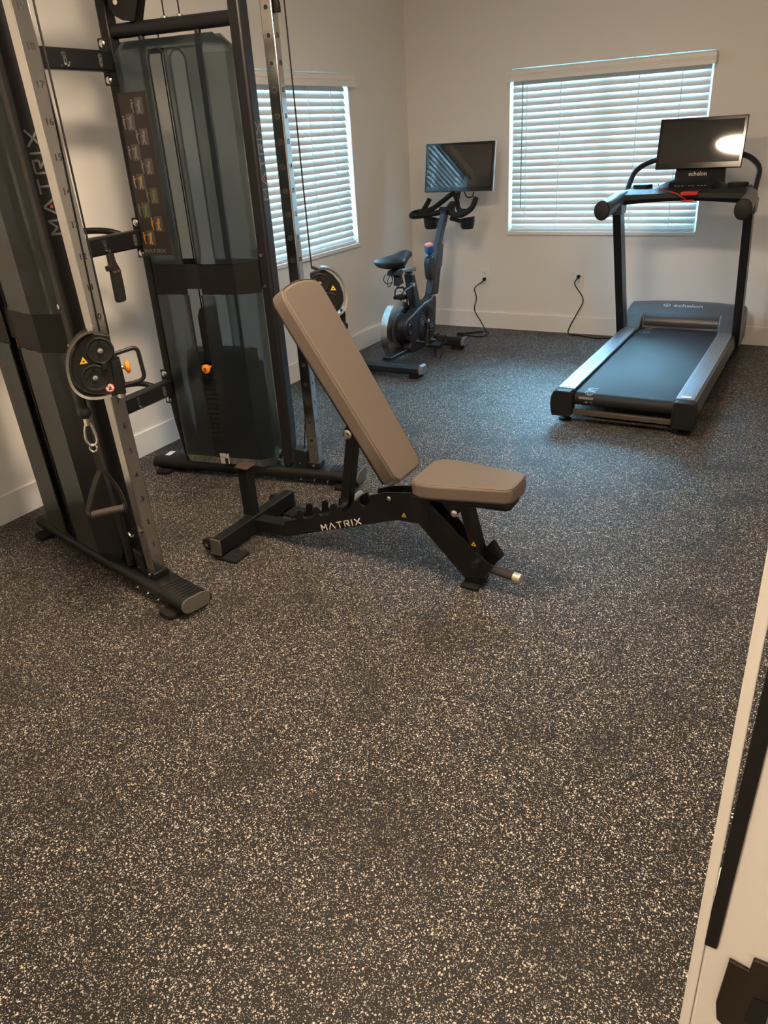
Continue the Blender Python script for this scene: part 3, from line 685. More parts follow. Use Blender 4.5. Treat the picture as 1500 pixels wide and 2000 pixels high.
# ------------------------------------------------------------------ adjustable bench
YC = -3.737
bn = thing('adjustable_bench', 'adjustable weight bench with taupe vinyl pads and black frame', 'weight bench', (1.65, YC, 0))
def B2(x, z, t): return Vector((x, YC+t, z))
rb = G().box((1.126, YC-.255, .022), (1.174, YC+.255, .090)).ob('rear_beam', M_BLK, bn, bevel=.004)
for s in (-1, 1):
    G().box((1.125, YC+s*.255-.004, .021), (1.175, YC+s*.255+.004, .091)).ob('end_cap', mat('olive_grey_cap', (.075, .078, .062), .6), rb, bevel=.003)
    G().box((1.150, YC+s*.215-.045, 0), (1.245, YC+s*.215+.045, .014)).ob('foot_plate', M_RUB, rb, bevel=.004)
    G().cyl((1.212, YC+s*.215, .014), (1.212, YC+s*.215, .0155), .008, 12).ob('plate_bolt', M_BLK2, rb)
    wh = G().lathe([(.020, -.012), (.026, -.010), (.026, .010), (.020, .012)], (1.085, YC+s*.225, .045), (0,1,0), 20).ob('transport_wheel', M_RUB, rb)
    G().lathe([(.009, 0), (.009, .004), (.004, .006)], (1.085, YC+s*.225-.012, .045), (0,-1,0), 12).ob('wheel_bolt', M_STEEL, wh)
    G().box((1.085, YC+s*.225-.016, .035), (1.128, YC+s*.225+.016, .055)).ob('wheel_bracket', M_BLK, rb, bevel=.002)
sb = G().prism([(1.110, .088), (1.162, .088), (1.162, .300), (1.110, .300)], B2, -.022, .022).ob('stub_post', M_BLK, bn, bevel=.003)
G().prism([(1.104, .299), (1.168, .299), (1.168, .310), (1.104, .310)], B2, -.030, .030).ob('post_cap', mat('dull_red_brown_cap', (.05, .032, .028), .55), sb, bevel=.004)
mb = G().prism([(1.165, .025), (1.325, .028), (1.865, .212), (1.945, .214), (2.125, .030), (2.190, .045), (1.995, .255), (1.93, .285), (1.80, .265), (1.32, .083), (1.165, .077)], B2, -.029, .029).ob('main_beam', M_BLK, bn, bevel=.003)
lad = [(1.335, .060), (1.335, .105), (1.398, .125), (1.404, .166), (1.424, .175), (1.436, .166), (1.431, .146), (1.444, .138), (1.478, .150), (1.484, .193), (1.503, .203), (1.515, .194), (1.510, .174), (1.523, .165), (1.560, .178), (1.568, .223), (1.590, .234), (1.601, .224), (1.597, .206), (1.610, .197), (1.650, .215), (1.668, .250), (1.700, .272), (1.706, .252), (1.724, .243), (1.742, .257), (1.750, .296), (1.820, .320), (1.900, .332), (1.960, .345), (1.998, .335), (1.998, .228), (1.945, .218), (1.865, .216), (1.36, .050)]
for s in (-1, 1):
    G().prism(lad, B2, s*.029, s*.036).ob('ladder_plate', M_BLK, bn, bevel=.0012)
    leg = [(1.940, .300), (2.000, .310), (2.030, .278), (2.080, .235), (2.112, .200), (2.126, .196), (2.165, .150), (2.197, .135), (2.241, .102), (2.215, .062), (2.188, .042), (2.130, .032), (1.955, .214)]
    lp = G().prism(leg, B2, s*.0295, s*.034).ob('leg_plate', M_BLK, bn, bevel=.0012)
    sl = arc2(2.050, .228, .011, 45, 225, 6) + arc2(2.098, .175, .011, 225, 405, 6)
    G().prism(sl, B2, s*.034, s*.0345).ob('plate_slot', M_DARK, lp, smooth=False)
    for x, z in ((1.835, .300),): G().lathe([(.009, 0), (.009, .004), (.004, .007)], B2(x, z, s*.036), (0, s, 0), 14).ob('bolt', M_STEEL, lp)
g, wd = stroke_word('MATRIX', B2(1.520, .101, -.0362), (.968, 0, .343), (-.243, 0, .970), .0262, (0,-1,0), t=.17, gap=.42)
lt = g.ob('lettering', M_LETW, bn, smooth=False)
G().prism([(1.577, .1215), (1.590, .1262), (1.585, .136)], B2, -.0362, -.0372).ob('logo_mark', M_LETR, lt, smooth=False)
for x, z, t in ((1.893, .242, -.0362), (2.166, .178, -.0310)):
    tr = G().prism([(x-.010, z-.008), (x+.010, z-.008), (x, z+.011)], B2, t-.0006, t).ob('warning_sticker', M_YEL, bn, smooth=False)
    G().prism([(x-.003, z-.005), (x+.003, z-.005), (x, z+.003)], B2, t-.0009, t-.0006).ob('sticker_mark', M_DARK, tr, smooth=False)
# back support strut with pin
G().bar(B2(1.622, .215, 0), B2(1.680, .520, 0), .044, .040, (1,0,0)).ob('support_strut', M_BLK, bn, bevel=.004)
G().cyl(B2(1.628, .226, -.048), B2(1.628, .226, .100), .012, 18).ob('support_pin', M_STEEL, bn)
G().cyl(B2(1.628, .226, -.062), B2(1.628, .226, -.040), .014, 6).ob('pin_nut', M_BLK2, bn)
G().lathe([(.018, 0), (.018, .010), (.009, .012), (.008, .018)], B2(1.672, .525, -.022), (0,-1,0), 16).ob('strut_pivot', M_STEEL, bn)
G().prism([(1.645, .515), (1.665, .555), (1.70, .540), (1.69, .500)], B2, -.028, .028).ob('pivot_lug', M_BLK, bn, bevel=.004)
# pads
def pad(name, o, e1, e2, L, wfun, th, m, n=10, bev=.016):
    """cushion: e1 along, e2 outward normal; width depends on the position along it"""
    o, e1, e2 = Vector(o), Vector(e1).normalized(), Vector(e2).normalized()
    lft = [(t*L, wfun(t)) for t in [i/n for i in range(n+1)]]
    poly = [(a, -b) for a, b in lft] + [(a, b) for a, b in reversed(lft)]
    r = .035
    g = G().prism(poly, lambda a, b, t: o + e1*a + Vector((0, b, 0)) + e2*t, -th, 0)
    return g.ob(name, m, bn, bevel=bev, seg=4, angle=60)
T0 = B2(1.508, 1.046, 0); T1 = B2(1.912, .396, 0); e1 = (T0-T1).normalized(); e2 = Vector((-e1.z*-1, 0, -e1.x)) ; e2 = Vector((e1.z, 0, -e1.x))
def wback(t):
    w_ = .098 + .020*min(1, t*1.15)
    if t > .955: w_ -= .016*((t-.955)/.045)**1.5
    if t < .04: w_ -= .022*((.04-t)/.04)
    return w_
Lb = (T0-T1).length
ts = [0, .012, .026, .04, .2, .4, .6, .8, .9, .955, .97, .985, 1.0]
def pad2(name, o, e1, e2, L, ts, wfun, th, m, bow=0., bev=.014, parent=None):
    lft = [(t*L, wfun(t)) for t in ts]
    end = [(L + bow*(1-(f*f)), f*wfun(ts[-1])) for f in (-.75, -.4, 0, .4, .75)] if bow else []
    poly = [(a, -b) for a, b in lft] + end + [(a, b) for a, b in reversed(lft)]
    return G().prism(poly, lambda a, b, t: o + e1*a + Vector((0, b, 0)) + e2*t, -th, 0).ob(name, m, parent or bn, bevel=bev, seg=4, angle=65), poly
bpad, poly = pad2('back_pad', T1, e1, e2, Lb, ts, wback, .062, M_PAD, bow=.016)
G().tube([T1 + e1*(a*.995+.003) + Vector((0, b*.955, 0)) + e2*-.0035 for a, b in poly], .0022, 6, closed=True).ob('seam', M_SEAM, bpad)
pad2('back_board', T1 + e2*-.061 + e1*.02, e1, e2, Lb*.94, [0, .5, 1], lambda t: .085+.015*t, .014, M_BLK, bev=.003)
G().prism([(.02, -.03), (.40, -.03), (.40, .03), (.02, .03)], lambda a, b, t: T1 + e1*a + Vector((0, b, 0)) + e2*t, -.115, -.075).ob('back_frame', M_BLK, bn, bevel=.004)
S0 = B2(1.958, .420, 0); f1 = Vector((.9993, 0, .036)).normalized(); f2 = Vector((-f1.z, 0, f1.x))
def wseat(t):
    w_ = .121 - .044*max(0, (t-.25)/.75)
    if t < .12: w_ -= .030*((.12-t)/.12)**1.6
    if t > .94: w_ -= .012*((t-.94)/.06)
    return w_
spad, poly = pad2('seat_pad', S0, f1, f2, .362, [0, .02, .05, .08, .12, .25, .4, .6, .8, .94, .97, 1], wseat, .056, M_PAD, bow=.006)
G().tube([S0 + f1*(a*.985+.003) + Vector((0, b*.95, 0)) + f2*-.0030 for a, b in poly], .0020, 6, closed=True).ob('seam', M_SEAM, spad)
pad2('seat_board', S0 + f2*-.055 + f1*.01, f1, f2, .345, [0, .1, .5, 1], lambda t: .108-.034*t, .014, M_BLK, bev=.003)
G().prism([(1.955, .352), (2.31, .366), (2.305, .340), (2.290, .332), (2.16, .326), (2.12, .300), (2.09, .268), (2.075, .290), (2.05, .318), (2.0, .335)], B2, -.040, .040).ob('seat_bracket', M_BLK, bn, bevel=.003)
for s in (-1, 1):
    G().lathe([(.013, 0), (.013, .004), (.006, .008)], B2(2.098, .290, s*.040), (0, s, 0), 16).ob('seat_bolt', M_STEEL, bn)
    G().lathe([(.010, 0), (.010, .004), (.005, .007)], B2(1.952, .352, s*.040), (0, s, 0), 14).ob('hub_bolt', M_STEEL, bn)
G().bar(B2(2.128, .312, 0), B2(2.180, .112, 0), .060, .034, (1,0,0)).ob('seat_strut', M_BLK, bn, bevel=.003)
G().cyl(B2(2.180, .108, -.052), B2(2.180, .108, .085), .011, 18).ob('seat_pin', M_STEEL, bn)
G().cyl(B2(2.180, .108, -.060), B2(2.180, .108, -.050), .014, 8).ob('pin_nut', M_BLK2, bn)
G().prism([(2.185, .135), (2.208, .165), (2.250, .108), (2.222, .078)], B2, .030, .060).ob('strut_guard', M_RUB, bn, bevel=.003)
hb = G().cyl(B2(2.205, .080, -.01), B2(2.318, .080, -.030), .0155, 20).ob('lift_handle', mat('handle_foam', (.03, .025, .022), .7), bn)
G().cyl(B2(2.318, .080, -.030), B2(2.346, .080, -.035), .0165, 20).ob('handle_end', mat('satin_aluminium', (.75, .70, .62), .35, .9), hb)
G().box((2.122, YC-.058, 0), (2.190, YC+.058, .014)).ob('front_foot', M_RUB, bn, bevel=.004)
G().box((2.128, YC-.030, .012), (2.186, YC+.030, .046)).ob('foot_bracket', M_BLK, bn, bevel=.003)

# ------------------------------------------------------------------ treadmill
XC = 2.250
tm = thing('treadmill', 'slate grey treadmill with black running belt and tilted screen by the wall', 'treadmill', (XC, -1.1, 0))
def X2(y, z, t): return Vector((XC+t, y, z))
BT = .172; RR = .036                                  # belt top, rear roller radius
YR = -1.945
def belt_at(s):
    """arc length along the belt from the roller's top (s>0 forwards) to (y, z)"""
    if s >= 0: return YR+s, BT
    a = min(-s/RR, math.pi); return YR - RR*math.sin(a), BT-RR+RR*math.cos(a)
prof = [( -.36, BT), (YR, BT)] + [belt_at(-RR*math.radians(k)) for k in range(12, 181, 12)] + [(-.36, BT-2*RR)]
G().prism(prof, X2, -.256, .256).ob('running_belt', M_BELT, tm, angle=25)
g = G()
def on_belt(x0, s0):
    def fn(a, b):
        y, z = belt_at(s0 + a); y2, z2 = belt_at(s0+a+.001)
        n = Vector((0, -(z2-z), (y2-y))).normalized()
        return Vector((XC+x0-b, y, z)) + n*.0012
    return fn
add_text(g, 'elon', None, (1,0,0), (0,1,0), .112, .012, on_belt(-.190, -.012))
g.ob('belt_lettering', M_LETG, tm, smooth=False)
add_text(G_ := G(), 'echelon', None, (1,0,0), (0,1,0), .105, .012, on_belt(-.205, 1.645))
G_.ob('belt_lettering', M_LETG, tm, smooth=False)
ring = [(.038*math.cos(k*math.pi/16), .038*math.sin(k*math.pi/16)) for k in range(32)]
fn = on_belt(-.205, 1.405); g = G().add([fn(*p) for p in ring] + [fn(p[0]*.78, p[1]*.78) for p in ring], [(i, (i+1) % 32, 32+(i+1) % 32, 32+i) for i in range(32)])
add_text(g, 'e', None, (1,0,0), (0,1,0), .075, .012, fn)
g.ob('belt_emblem', M_LETG, tm, smooth=False)
for s in (-1, 1):
    # side rails with ridged tops
    poly = [(.262, .110), (.262, .186), (.268, .190), (.352, .190), (.366, .182), (.378, .120), (.372, .095), (.300, .085)]
    g = G(); n = len(poly); vs = [Vector((XC+s*a, -1.965, b)) for a, b in poly] + [Vector((XC+s*a, -.40, b)) for a, b in poly]
    g.add(vs, [tuple(range(n-1,-1,-1)), tuple(range(n, 2*n))] + [(i, (i+1) % n, n+(i+1) % n, n+i) for i in range(n)])
    sr = g.ob('side_rail', M_TMGREY, tm, angle=20)
    tp = G().box((XC+s*.264, -1.962, .1895), (XC+s*.352, -.47, .1915)).ob('foot_rail', M_ALU, tm, smooth=False)
    for k in range(8):
        x = .268 + k*.0112
        r = G(); r.prism([(x, .1912), (x+.0066, .1912), (x+.0052, .1942), (x+.0014, .1942)], lambda a, b, t: Vector((XC+s*a, t, b)), -1.960, -.475); r.ob('grip_ridge', M_ALU, tp, smooth=False)
    # rear end cap
    cap = [(.258, .062), (.262, .178), (.270, .188), (.352, .188), (.366, .182), (.378, .150), (.381, .115), (.378, .080), (.370, .046), (.275, .046)]
    g = G(); n = len(cap); vs = [Vector((XC+s*a, -2.02, b)) for a, b in cap] + [Vector((XC+s*a, -1.955, b)) for a, b in cap]
    g.add(vs, [tuple(range(n-1,-1,-1)), tuple(range(n, 2*n))] + [(i, (i+1) % n, n+(i+1) % n, n+i) for i in range(n)])
    ec = g.ob('rear_cap', M_PLAS, tm, bevel=.004)
    for dx in (.300, .335): G().cyl((XC+s*dx, -2.0205, .130), (XC+s*dx, -2.019, .130), .006, 12).ob('cap_hole', M_DARK, ec)
    G().box((XC+s*.285-.0, -1.950, .1942), (XC+s*.335, -1.915, .1950)).ob('warning_label', M_WHITE, tp, smooth=False)
    for y in (-1.93, -.42):
        G().lathe([(.032, 0), (.034, .006), (.028, .012), (.010, .014), (.010, .055)], (XC+s*.320, y, 0), (0,0,1), 24).ob('levelling_foot', M_RUB, tm)
    # uprights
    xb, xt = (.372, .372) if s > 0 else (.368, .378)
    pb0, pt0 = Vector((XC+s*xb, -.46, .10)), Vector((XC+s*xt, -.80, .985))
    up = G(); vs = []
    for P, hw in ((pb0, .060), (pt0, .052)):
        for dx, dy in ((-.024, -hw), (.024, -hw), (.024, hw), (-.024, hw)): vs.append(P + Vector((dx, dy, 0)))
    up.add(vs, [(3,2,1,0), (4,5,6,7)] + [(i, (i+1) % 4, 4+(i+1) % 4, 4+i) for i in range(4)])
    upo = up.ob('upright', M_TMGREY, tm, bevel=.005)
    fc = G(); vs = []
    for P, hw in ((pb0, .0600), (pt0, .0525)):
        vs += [P + Vector((dx, dy, 0)) for dx, dy in ((-.0242, -hw-.002), (.0242, -hw-.002), (.0242, -hw+.012), (-.0242, -hw+.012))]
    fc.add(vs, [(3,2,1,0), (4,5,6,7)] + [(i, (i+1) % 4, 4+(i+1) % 4, 4+i) for i in range(4)]); fc.ob('upright_face', M_BLK, upo, bevel=.003)
    # handle grips
    hp = crom([Vector((XC+s*(.374 if s > 0 else .388), -1.150, 1.016)), Vector((XC+s*.376, -1.02, 1.030)), Vector((XC+s*.376, -.90, 1.046)), Vector((XC+s*.368, -.79, 1.052)), Vector((XC+s*.335, -.72, 1.052))], 6)
    nh = len(hp); h = G().tube(hp, [.054-.012*min(1, i/(nh*.55)) for i in range(nh)], 24, flat=.84).ob('handle_grip', M_TMGREY, tm)
    G().lathe([(.0470, 0), (.0485, -.006), (.044, -.014), (.030, -.018), (.001, -.019)], (0,0,0), (0,1,0), 28).map(lambda p: hp[0] + Vector((p.x*.96, p.y, p.z*1.14))).ob('grip_cap', mat('deep_black_rubber', (.004, .004, .005), .6), h)
    G().prism([(-.86, .960), (-.74, .960), (-.725, 1.04), (-.88, 1.04)], lambda a, b, t: Vector((XC+s*.376+t, a, b)), -.032, .032).ob('grip_bracket', M_TMGREY, tm, bevel=.006)
# rear cross bar
G().box((XC-.262, -1.995, .056), (XC+.262, -1.968, .082)).ob('rear_crossbar', mat('warm_grey_steel', (.10, .085, .07), .4, .4), tm, bevel=.002)
G().box((XC-.262, -1.90, .09), (XC+.262, -.40, .098)).ob('deck_board', M_PLAS, tm, smooth=False)
# motor hood
hood = [(-.345, .262), (-.28, .284), (-.20, .304), (-.14, .311), (-.10, .305), (-.072, .282), (-.062, .24), (-.062, .075), (-.40, .075), (-.40, .190)]
g = G(); n = len(hood); vs = []
for k, x in enumerate((-.385, -.372, -.20, 0, .20, .372, .385)):
    e = abs(x) > .38
    for y, z in hood: vs.append(Vector((XC+x, y+(abs(x)/.385)**2*.0 - (.0 if z < .2 else .035*(abs(x)/.385)**2), z - (.014 if (e and z > .2) else 0) - .012*(abs(x)/.385)**2*(1 if z > .25 else 0))))
fs = [tuple(range(n-1,-1,-1)), tuple(range(6*n, 7*n))]
for k in range(6): fs += [(k*n+i, k*n+(i+1) % n, (k+1)*n+(i+1) % n, (k+1)*n+i) for i in range(n)]
hd = g.add(vs, fs).ob('motor_hood', M_TMGREY, tm, angle=30)
lip = [(-.394, BT+.004), (-.404, .192), (-.403, .216), (-.394, .238), (-.374, .254), (-.340, .263), (-.340, BT+.004)]
lo = G().prism(lip, X2, -.240, .240).ob('hood_lip', mat('dark_satin_lip', (.05, .052, .058), .3), hd, angle=50)
for s in (-1, 1):
    G().tube([Vector((XC+s*.248, y, z)) for y, z in lip[:-1]], .004, 8).ob('lip_trim', M_ALU, hd)
    sh_ = [(-.52, .190), (-.46, .200), (-.42, .232), (-.385, .252), (-.345, .262), (-.30, .10), (-.52, .10)]
    G().prism(sh_, lambda a, b, t: Vector((XC+s*t, a, b)), .254, .378).ob('hood_shoulder', M_TMGREY, hd, bevel=.006)
sl = math.atan2(.020, .08)
g = G(); hx = Vector((1,0,0)); hy = Vector((0, math.cos(sl), math.sin(sl))); c = Vector((XC+.015, -.235, .2975))
add_text(g, 'echelon', c, hx, hy, .062, .012)
rc = c + hx*-.142
g.add([rc + hx*(p[0]*.62) + hy*(p[1]*.62) for p in ring] + [rc + hx*(p[0]*.46) + hy*(p[1]*.46) for p in ring], [(i, (i+1) % 32, 32+(i+1) % 32, 32+i) for i in range(32)])
add_text(g, 'e', rc, hx, hy, .042, .012)
g.ob('hood_lettering', M_LETW, hd, smooth=False)
# console
con = G(); rowsc = []
for k in range(13):
    f = -1+k/6; x = f*.345; ar = .020*(1-f*f)
    sec_ = [(-.815, 1.012+ar), (-.835, 1.040+ar*.6), (-.820, 1.070+ar*.3), (-.74, 1.092), (-.60, 1.098), (-.54, 1.085), (-.54, 1.02+ar), (-.70, 1.004+ar)]
    rowsc.append([Vector((XC+x, y, z)) for y, z in sec_])
vs = [p for r in rowsc for p in r]; n = 8
fs = [tuple(range(n-1,-1,-1)), tuple(range(12*n, 13*n))]
for k in range(12): fs += [(k*n+i, k*n+(i+1) % n, (k+1)*n+(i+1) % n, (k+1)*n+i) for i in range(n)]
cs = con.add(vs, fs).ob('console', M_PLAS, tm, angle=40)
# raised control pod
pod = G(); vs = []; m = 9; q = 6
for i in range(m):
    f = -1+2*i/(m-1); hgt = .060*(1-abs(f)**2.6)
    for j in range(q):
        t = j/(q-1); vs.append(Vector((XC+.01+f*.215, -.735+t*.20, 1.088+hgt*math.sin(math.pi*(.08+t*.62)))))
pod.add(vs, [(i*q+j, (i+1)*q+j, (i+1)*q+j+1, i*q+j+1) for i in range(m-1) for j in range(q-1)])
pd = pod.ob('control_pod', M_PLAS, cs, angle=60)
pn = G().obox((XC+.02, -.728, 1.106), (.125, 0, 0), (0, .020, .022), (0, -.0010, .0008)).ob('button_panel', M_BEZEL, cs)
for x in (-.085, -.065, -.045, -.005, .015, .045, .065, .085):
    G().obox((XC+.02+x, -.7305, 1.1085), (.006, 0, 0), (0, .0020, .0022), (0, -.0006, .0005)).ob('button_mark', M_LETG, cs)
G().box((XC-.012, -.846, 1.062), (XC+.085, -.79, 1.084)).ob('safety_key', M_RED, cs, bevel=.006)
G().box((XC-.005, -.846, 1.030), (XC+.065, -.826, 1.040)).ob('safety_clip', M_RED, cs, bevel=.003)
G().tube(crom([Vector((XC-.175, -.70, 1.125)), Vector((XC-.13, -.79, 1.095)), Vector((XC-.05, -.83, 1.080)), Vector((XC-.005, -.845, 1.060)), Vector((XC+.02, -.845, 1.040))], 6), .0028, 8).ob('safety_cord', M_RED, cs)
for s in (-1, 1):
    G().prism(arc2(XC+s*.275, -.64, .058, 0, 360, 24, .05)[:-1], lambda a, b, t: Vector((a, b, t)), 1.088, 1.116).ob('cup_tray', M_PLAS, cs, bevel=.004)
# screen on its neck
nk = G().prism([(-.135, 1.085), (.165, 1.085), (.160, 1.200), (-.125, 1.200)], lambda a, b, t: Vector((XC+.01+a, t, b)), -.475, -.425).ob('screen_neck', M_PLAS, tm, bevel=.004)
g = G(); add_text(g, 'echelon', (XC+.015, -.4762, 1.158), (1,0,0), (0,0,1), .034, .01); g.ob('neck_lettering', M_LETW, nk, smooth=False)
def screen(parent, c, wd, h, th, tilt, yaw, chin, bez, back=None):
    R_ = Matrix.Rotation(yaw, 3, 'Z') @ Matrix.Rotation(-tilt, 3, 'X')
    def q(x, y, z): return Vector(c) + R_ @ Vector((x, y, z))
    k = G().prism([(-wd/2, -h/2), (wd/2, -h/2), (wd/2, h/2), (-wd/2, h/2)], lambda a, b, t: q(a, t, b), 0, th).ob('screen_case', M_BEZEL, parent, bevel=.004, seg=3)
    e_ = .002 if back else -.02
    G().prism([(-wd/2-e_, -h/2-e_), (wd/2+e_, -h/2-e_), (wd/2+e_, h/2+e_), (-wd/2-e_, h/2+e_)], lambda a, b, t: q(a, t, b), th*.35, th+.010).ob('screen_back', back or M_PLAS, k, bevel=.004)
    G().prism([(-wd/2+bez, -h/2+chin), (wd/2-bez, -h/2+chin), (wd/2-bez, h/2-bez), (-wd/2+bez, h/2-bez)], lambda a, b, t: q(a, t, b), -.0010, .0).ob('screen_panel', M_SCREEN, k, smooth=False)
    g = G()
    for x in (-.022, -.008, .006, .020): g.prism([(x, -h/2+.008), (x+.008, -h/2+.008), (x+.008, -h/2+.011), (x, -h/2+.011)], lambda a, b, t: q(a, t, b), -.0008, .0)
    g.ob('screen_mark', M_LETG, k, smooth=False)
    return q
TILT_T = math.radians(10.8); YAW_T = math.radians(-2)
screen(tm, (XC+.012, -.478, 1.331), .505, .288, .024, TILT_T, YAW_T, .034, .018)
G().tube(rounded([Vector((XC-.368, -.70, 1.055)), Vector((XC-.366, -.50, 1.19)), Vector((XC-.27, -.425, 1.245)), Vector((XC+.27, -.425, 1.262)), Vector((XC+.372, -.50, 1.19)), Vector((XC+.372, -.70, 1.055))], .11, 8), .0165, 16).ob('upper_rail', M_BLK2, tm)

# ------------------------------------------------------------------ exercise bike
BX = .525
bk = thing('exercise_bike', 'dark indoor cycling bike with silver-rimmed flywheel and large screen', 'exercise bike', (BX, -1.0, 0))
def Y2(y, z, t): return Vector((BX+t, y, z))
def stab(y, x0, x1):
    sec_ = [(-.052, .034), (-.052, .070), (-.034, .092), (.034, .092), (.052, .070), (.052, .034), (.036, .026), (-.036, .026)]
    n = 8; g = G(); vs = [Vector((x0, y+a, b)) for a, b in sec_] + [Vector((x1, y+a, b)) for a, b in sec_]
    g.add(vs, [tuple(range(n-1,-1,-1)), tuple(range(n, 2*n))] + [(i, (i+1) % n, n+(i+1) % n, n+i) for i in range(n)])
    o = g.ob('stabiliser', M_BIKE, bk, bevel=.008)
    for x, s in ((x0, -1), (x1, 1)):
        g = G(); vs = [Vector((x, y+a, b)) for a, b in sec_] + [Vector((x+s*.018, y+a*.78, .060+(b-.060)*.72)) for a, b in sec_]
        g.add(vs, [tuple(range(n-1,-1,-1)), tuple(range(n, 2*n))] + [(i, (i+1) % n, n+(i+1) % n, n+i) for i in range(n)]); g.ob('end_cap', mat('blue_grey_cap', (.12, .14, .18), .35), o)
        xx = x - s*.05; G().box((xx-.035, y-.045, 0), (xx+.035, y+.045, .027)).ob('rubber_foot', M_RUB, o, bevel=.004)
    return o
stab(-1.470, .235, .805); fs_ = stab(-.690, .285, .765)
G().cyl((.70, -.655, .095), (.76, -.655, .095), .018, 16).ob('transport_wheel', M_RUB, fs_)
# frame spine, flywheel
G().prism([(-1.45, .085), (-1.45, .115), (-1.15, .11), (-.70, .115), (-.66, .085)], Y2, -.035, .035).ob('floor_spine', M_BIKE, bk, bevel=.005)
FC = (BX-.050, -1.186, .237)
fw = G().lathe([(.150, -.020), (.196, -.021), (.196, .021), (.150, .020)], FC, (1,0,0), 64).ob('flywheel', mat('flywheel_dark', (.028, .032, .040), .4), bk)
G().lathe([(.188, -.024), (.2015, -.0245), (.2015, .0245), (.188, .024)], FC, (1,0,0), 64).ob('flywheel_rim', M_STEEL, fw, angle=40)
G().lathe([(.125, .021), (.118, .027), (.04, .027)], FC, (1,0,0), 48).ob('flywheel_disc', mat('flywheel_face', (.045, .052, .065), .45), fw)
G().lathe([(.085, .02), (.09, .05), (.078, .075)], FC, (1,0,0), 40).ob('belt_drum', M_BIKE, bk)
case = [(-.831,.417),(-.761,.404),(-.766,.334),(-.792,.186),(-.823,.090),(-.850,.075),(-1.13,.070),(-1.195,.085),(-1.205,.120),(-1.185,.150),(-1.215,.175),(-1.250,.195),(-1.276,.250),(-1.276,.285),(-1.262,.308),(-1.238,.323),(-.960,.392),(-.897,.395),(-.850,.400)]
cs_ = G().prism(case, Y2, -.012, .058).ob('drive_case', M_BIKE, bk, bevel=.010, seg=3)
G().tube([Y2(y, z, .060) for y, z in ((-1.262,.300),(-1.238,.318),(-.965,.386),(-.895,.388),(-.850,.395),(-.835,.412))], .0035, 8).ob('case_trim', mat('blue_grey_trim', (.18, .21, .27), .3, .4), cs_)
G().tube(crom([Y2(y, z, .060) for y, z in ((-1.11,.150),(-1.02,.120),(-.93,.108),(-.86,.118),(-.815,.125))], 5), .0055, 8).ob('case_trim', MATS['blue_grey_trim'], cs_)
FN = Vector((BX+.058, -.948, .240))
fd = G().lathe([(.128, 0), (.128, .003), (.120, .004)], FN, (1,0,0), 48).ob('fan_disc', M_DARK, cs_)
for k in range(22):
    a = 2*math.pi*k/22; pts = []
    for i in range(6):
        r = .040+.078*i/5; an = a + .55*(i/5)**1.3; pts.append(FN + Vector((.005, r*math.cos(an), r*math.sin(an))))
    G().tube(pts, [.003, .005, .0065, .0070, .006, .003], 6, flat=.7).ob('fan_blade', M_BIKE, fd)
kn = G().lathe([(.040, 0), (.040, .006), (.034, .010), (.030, .008)], Vector((BX+.058, -1.205, .250)), (1,0,0), 32).ob('axle_cover', M_BIKE, cs_)
# cranks and pedals
CK = Vector((BX+.065, -.955, .255)); cdir = Vector((0, -.42, -.907))
ck = G().bar(CK, CK + cdir*.165 + Vector((.03, 0, 0)), .014, .026, (1,0,0)).ob('crank_arm', M_BLK2, bk, bevel=.004)
G().lathe([(.020, -.01), (.020, .018), (.012, .022)], CK, (1,0,0), 20).ob('crank_bolt', M_STEEL, ck)
G().obox(CK + cdir*.085 + Vector((.025, 0, 0)), Vector((.0006,0,0)), Vector((0, .907, -.42))*.004, cdir*.022).ob('crank_label', M_WHITE, ck)
ck2 = G().bar(CK + Vector((-.13, 0, 0)), CK - cdir*.165 + Vector((-.16, 0, 0)), .014, .026, (1,0,0)).ob('crank_arm', M_BLK2, bk, bevel=.004)
def pedal(c, sgn):
    c = Vector(c)
    p = G().box((c.x-.045, c.y-.045, c.z-.012), (c.x+.045, c.y+.045, c.z+.012)).ob('pedal', M_RUB, bk, bevel=.004)
    G().cyl((c.x-sgn*.075, c.y, c.z), (c.x, c.y, c.z), .008, 12).ob('pedal_axle', M_STEEL, p)
    # toe cage and strap
    G().tube(rounded([c + V(-.038, .04, 0), c + V(-.036, .105, .012), c + V(-.030, .10, .055), c + V(-.026, .02, .065)], .02), .005, 8).ob('toe_cage', M_PLAS, p)
    G().tube(rounded([c + V(.038, .04, 0), c + V(.036, .105, .012), c + V(.030, .10, .055), c + V(.026, .02, .065)], .02), .005, 8).ob('toe_cage', M_PLAS, p)
    G().tube(rounded([c + V(-.05, -.005, -.01), c + V(-.05, -.005, .04), c + V(-.03, -.005, .068), c + V(.03, -.005, .068), c + V(.05, -.005, .04), c + V(.05, -.005, -.01)], .02), .006, 8, flat=.5).ob('toe_strap', M_STRAP, p)
    G().tube(crom([c + V(.05, -.01, -.01), c + V(.06, -.03, -.05), c + V(.05, -.05, -.085)], 5), .006, 8).ob('strap_tail', M_STRAP, p)
    G().tube(crom([c + V(-.02, .02, -.012), c + V(-.02, .03, -.05), c + V(-.015, .01, -.080)], 5), .008, 8).ob('strap_tail', M_STRAP, p)
    G().box((c.x-.02, c.y-.048, c.z+.045), (c.x+.02, c.y-.040, c.z+.058)).ob('strap_buckle', M_STEEL, p, bevel=.002)
pedal(CK + cdir*.165 + V(.105, 0, 0), 1); pedal(CK - cdir*.165 + V(-.235, 0, -.0), -1)
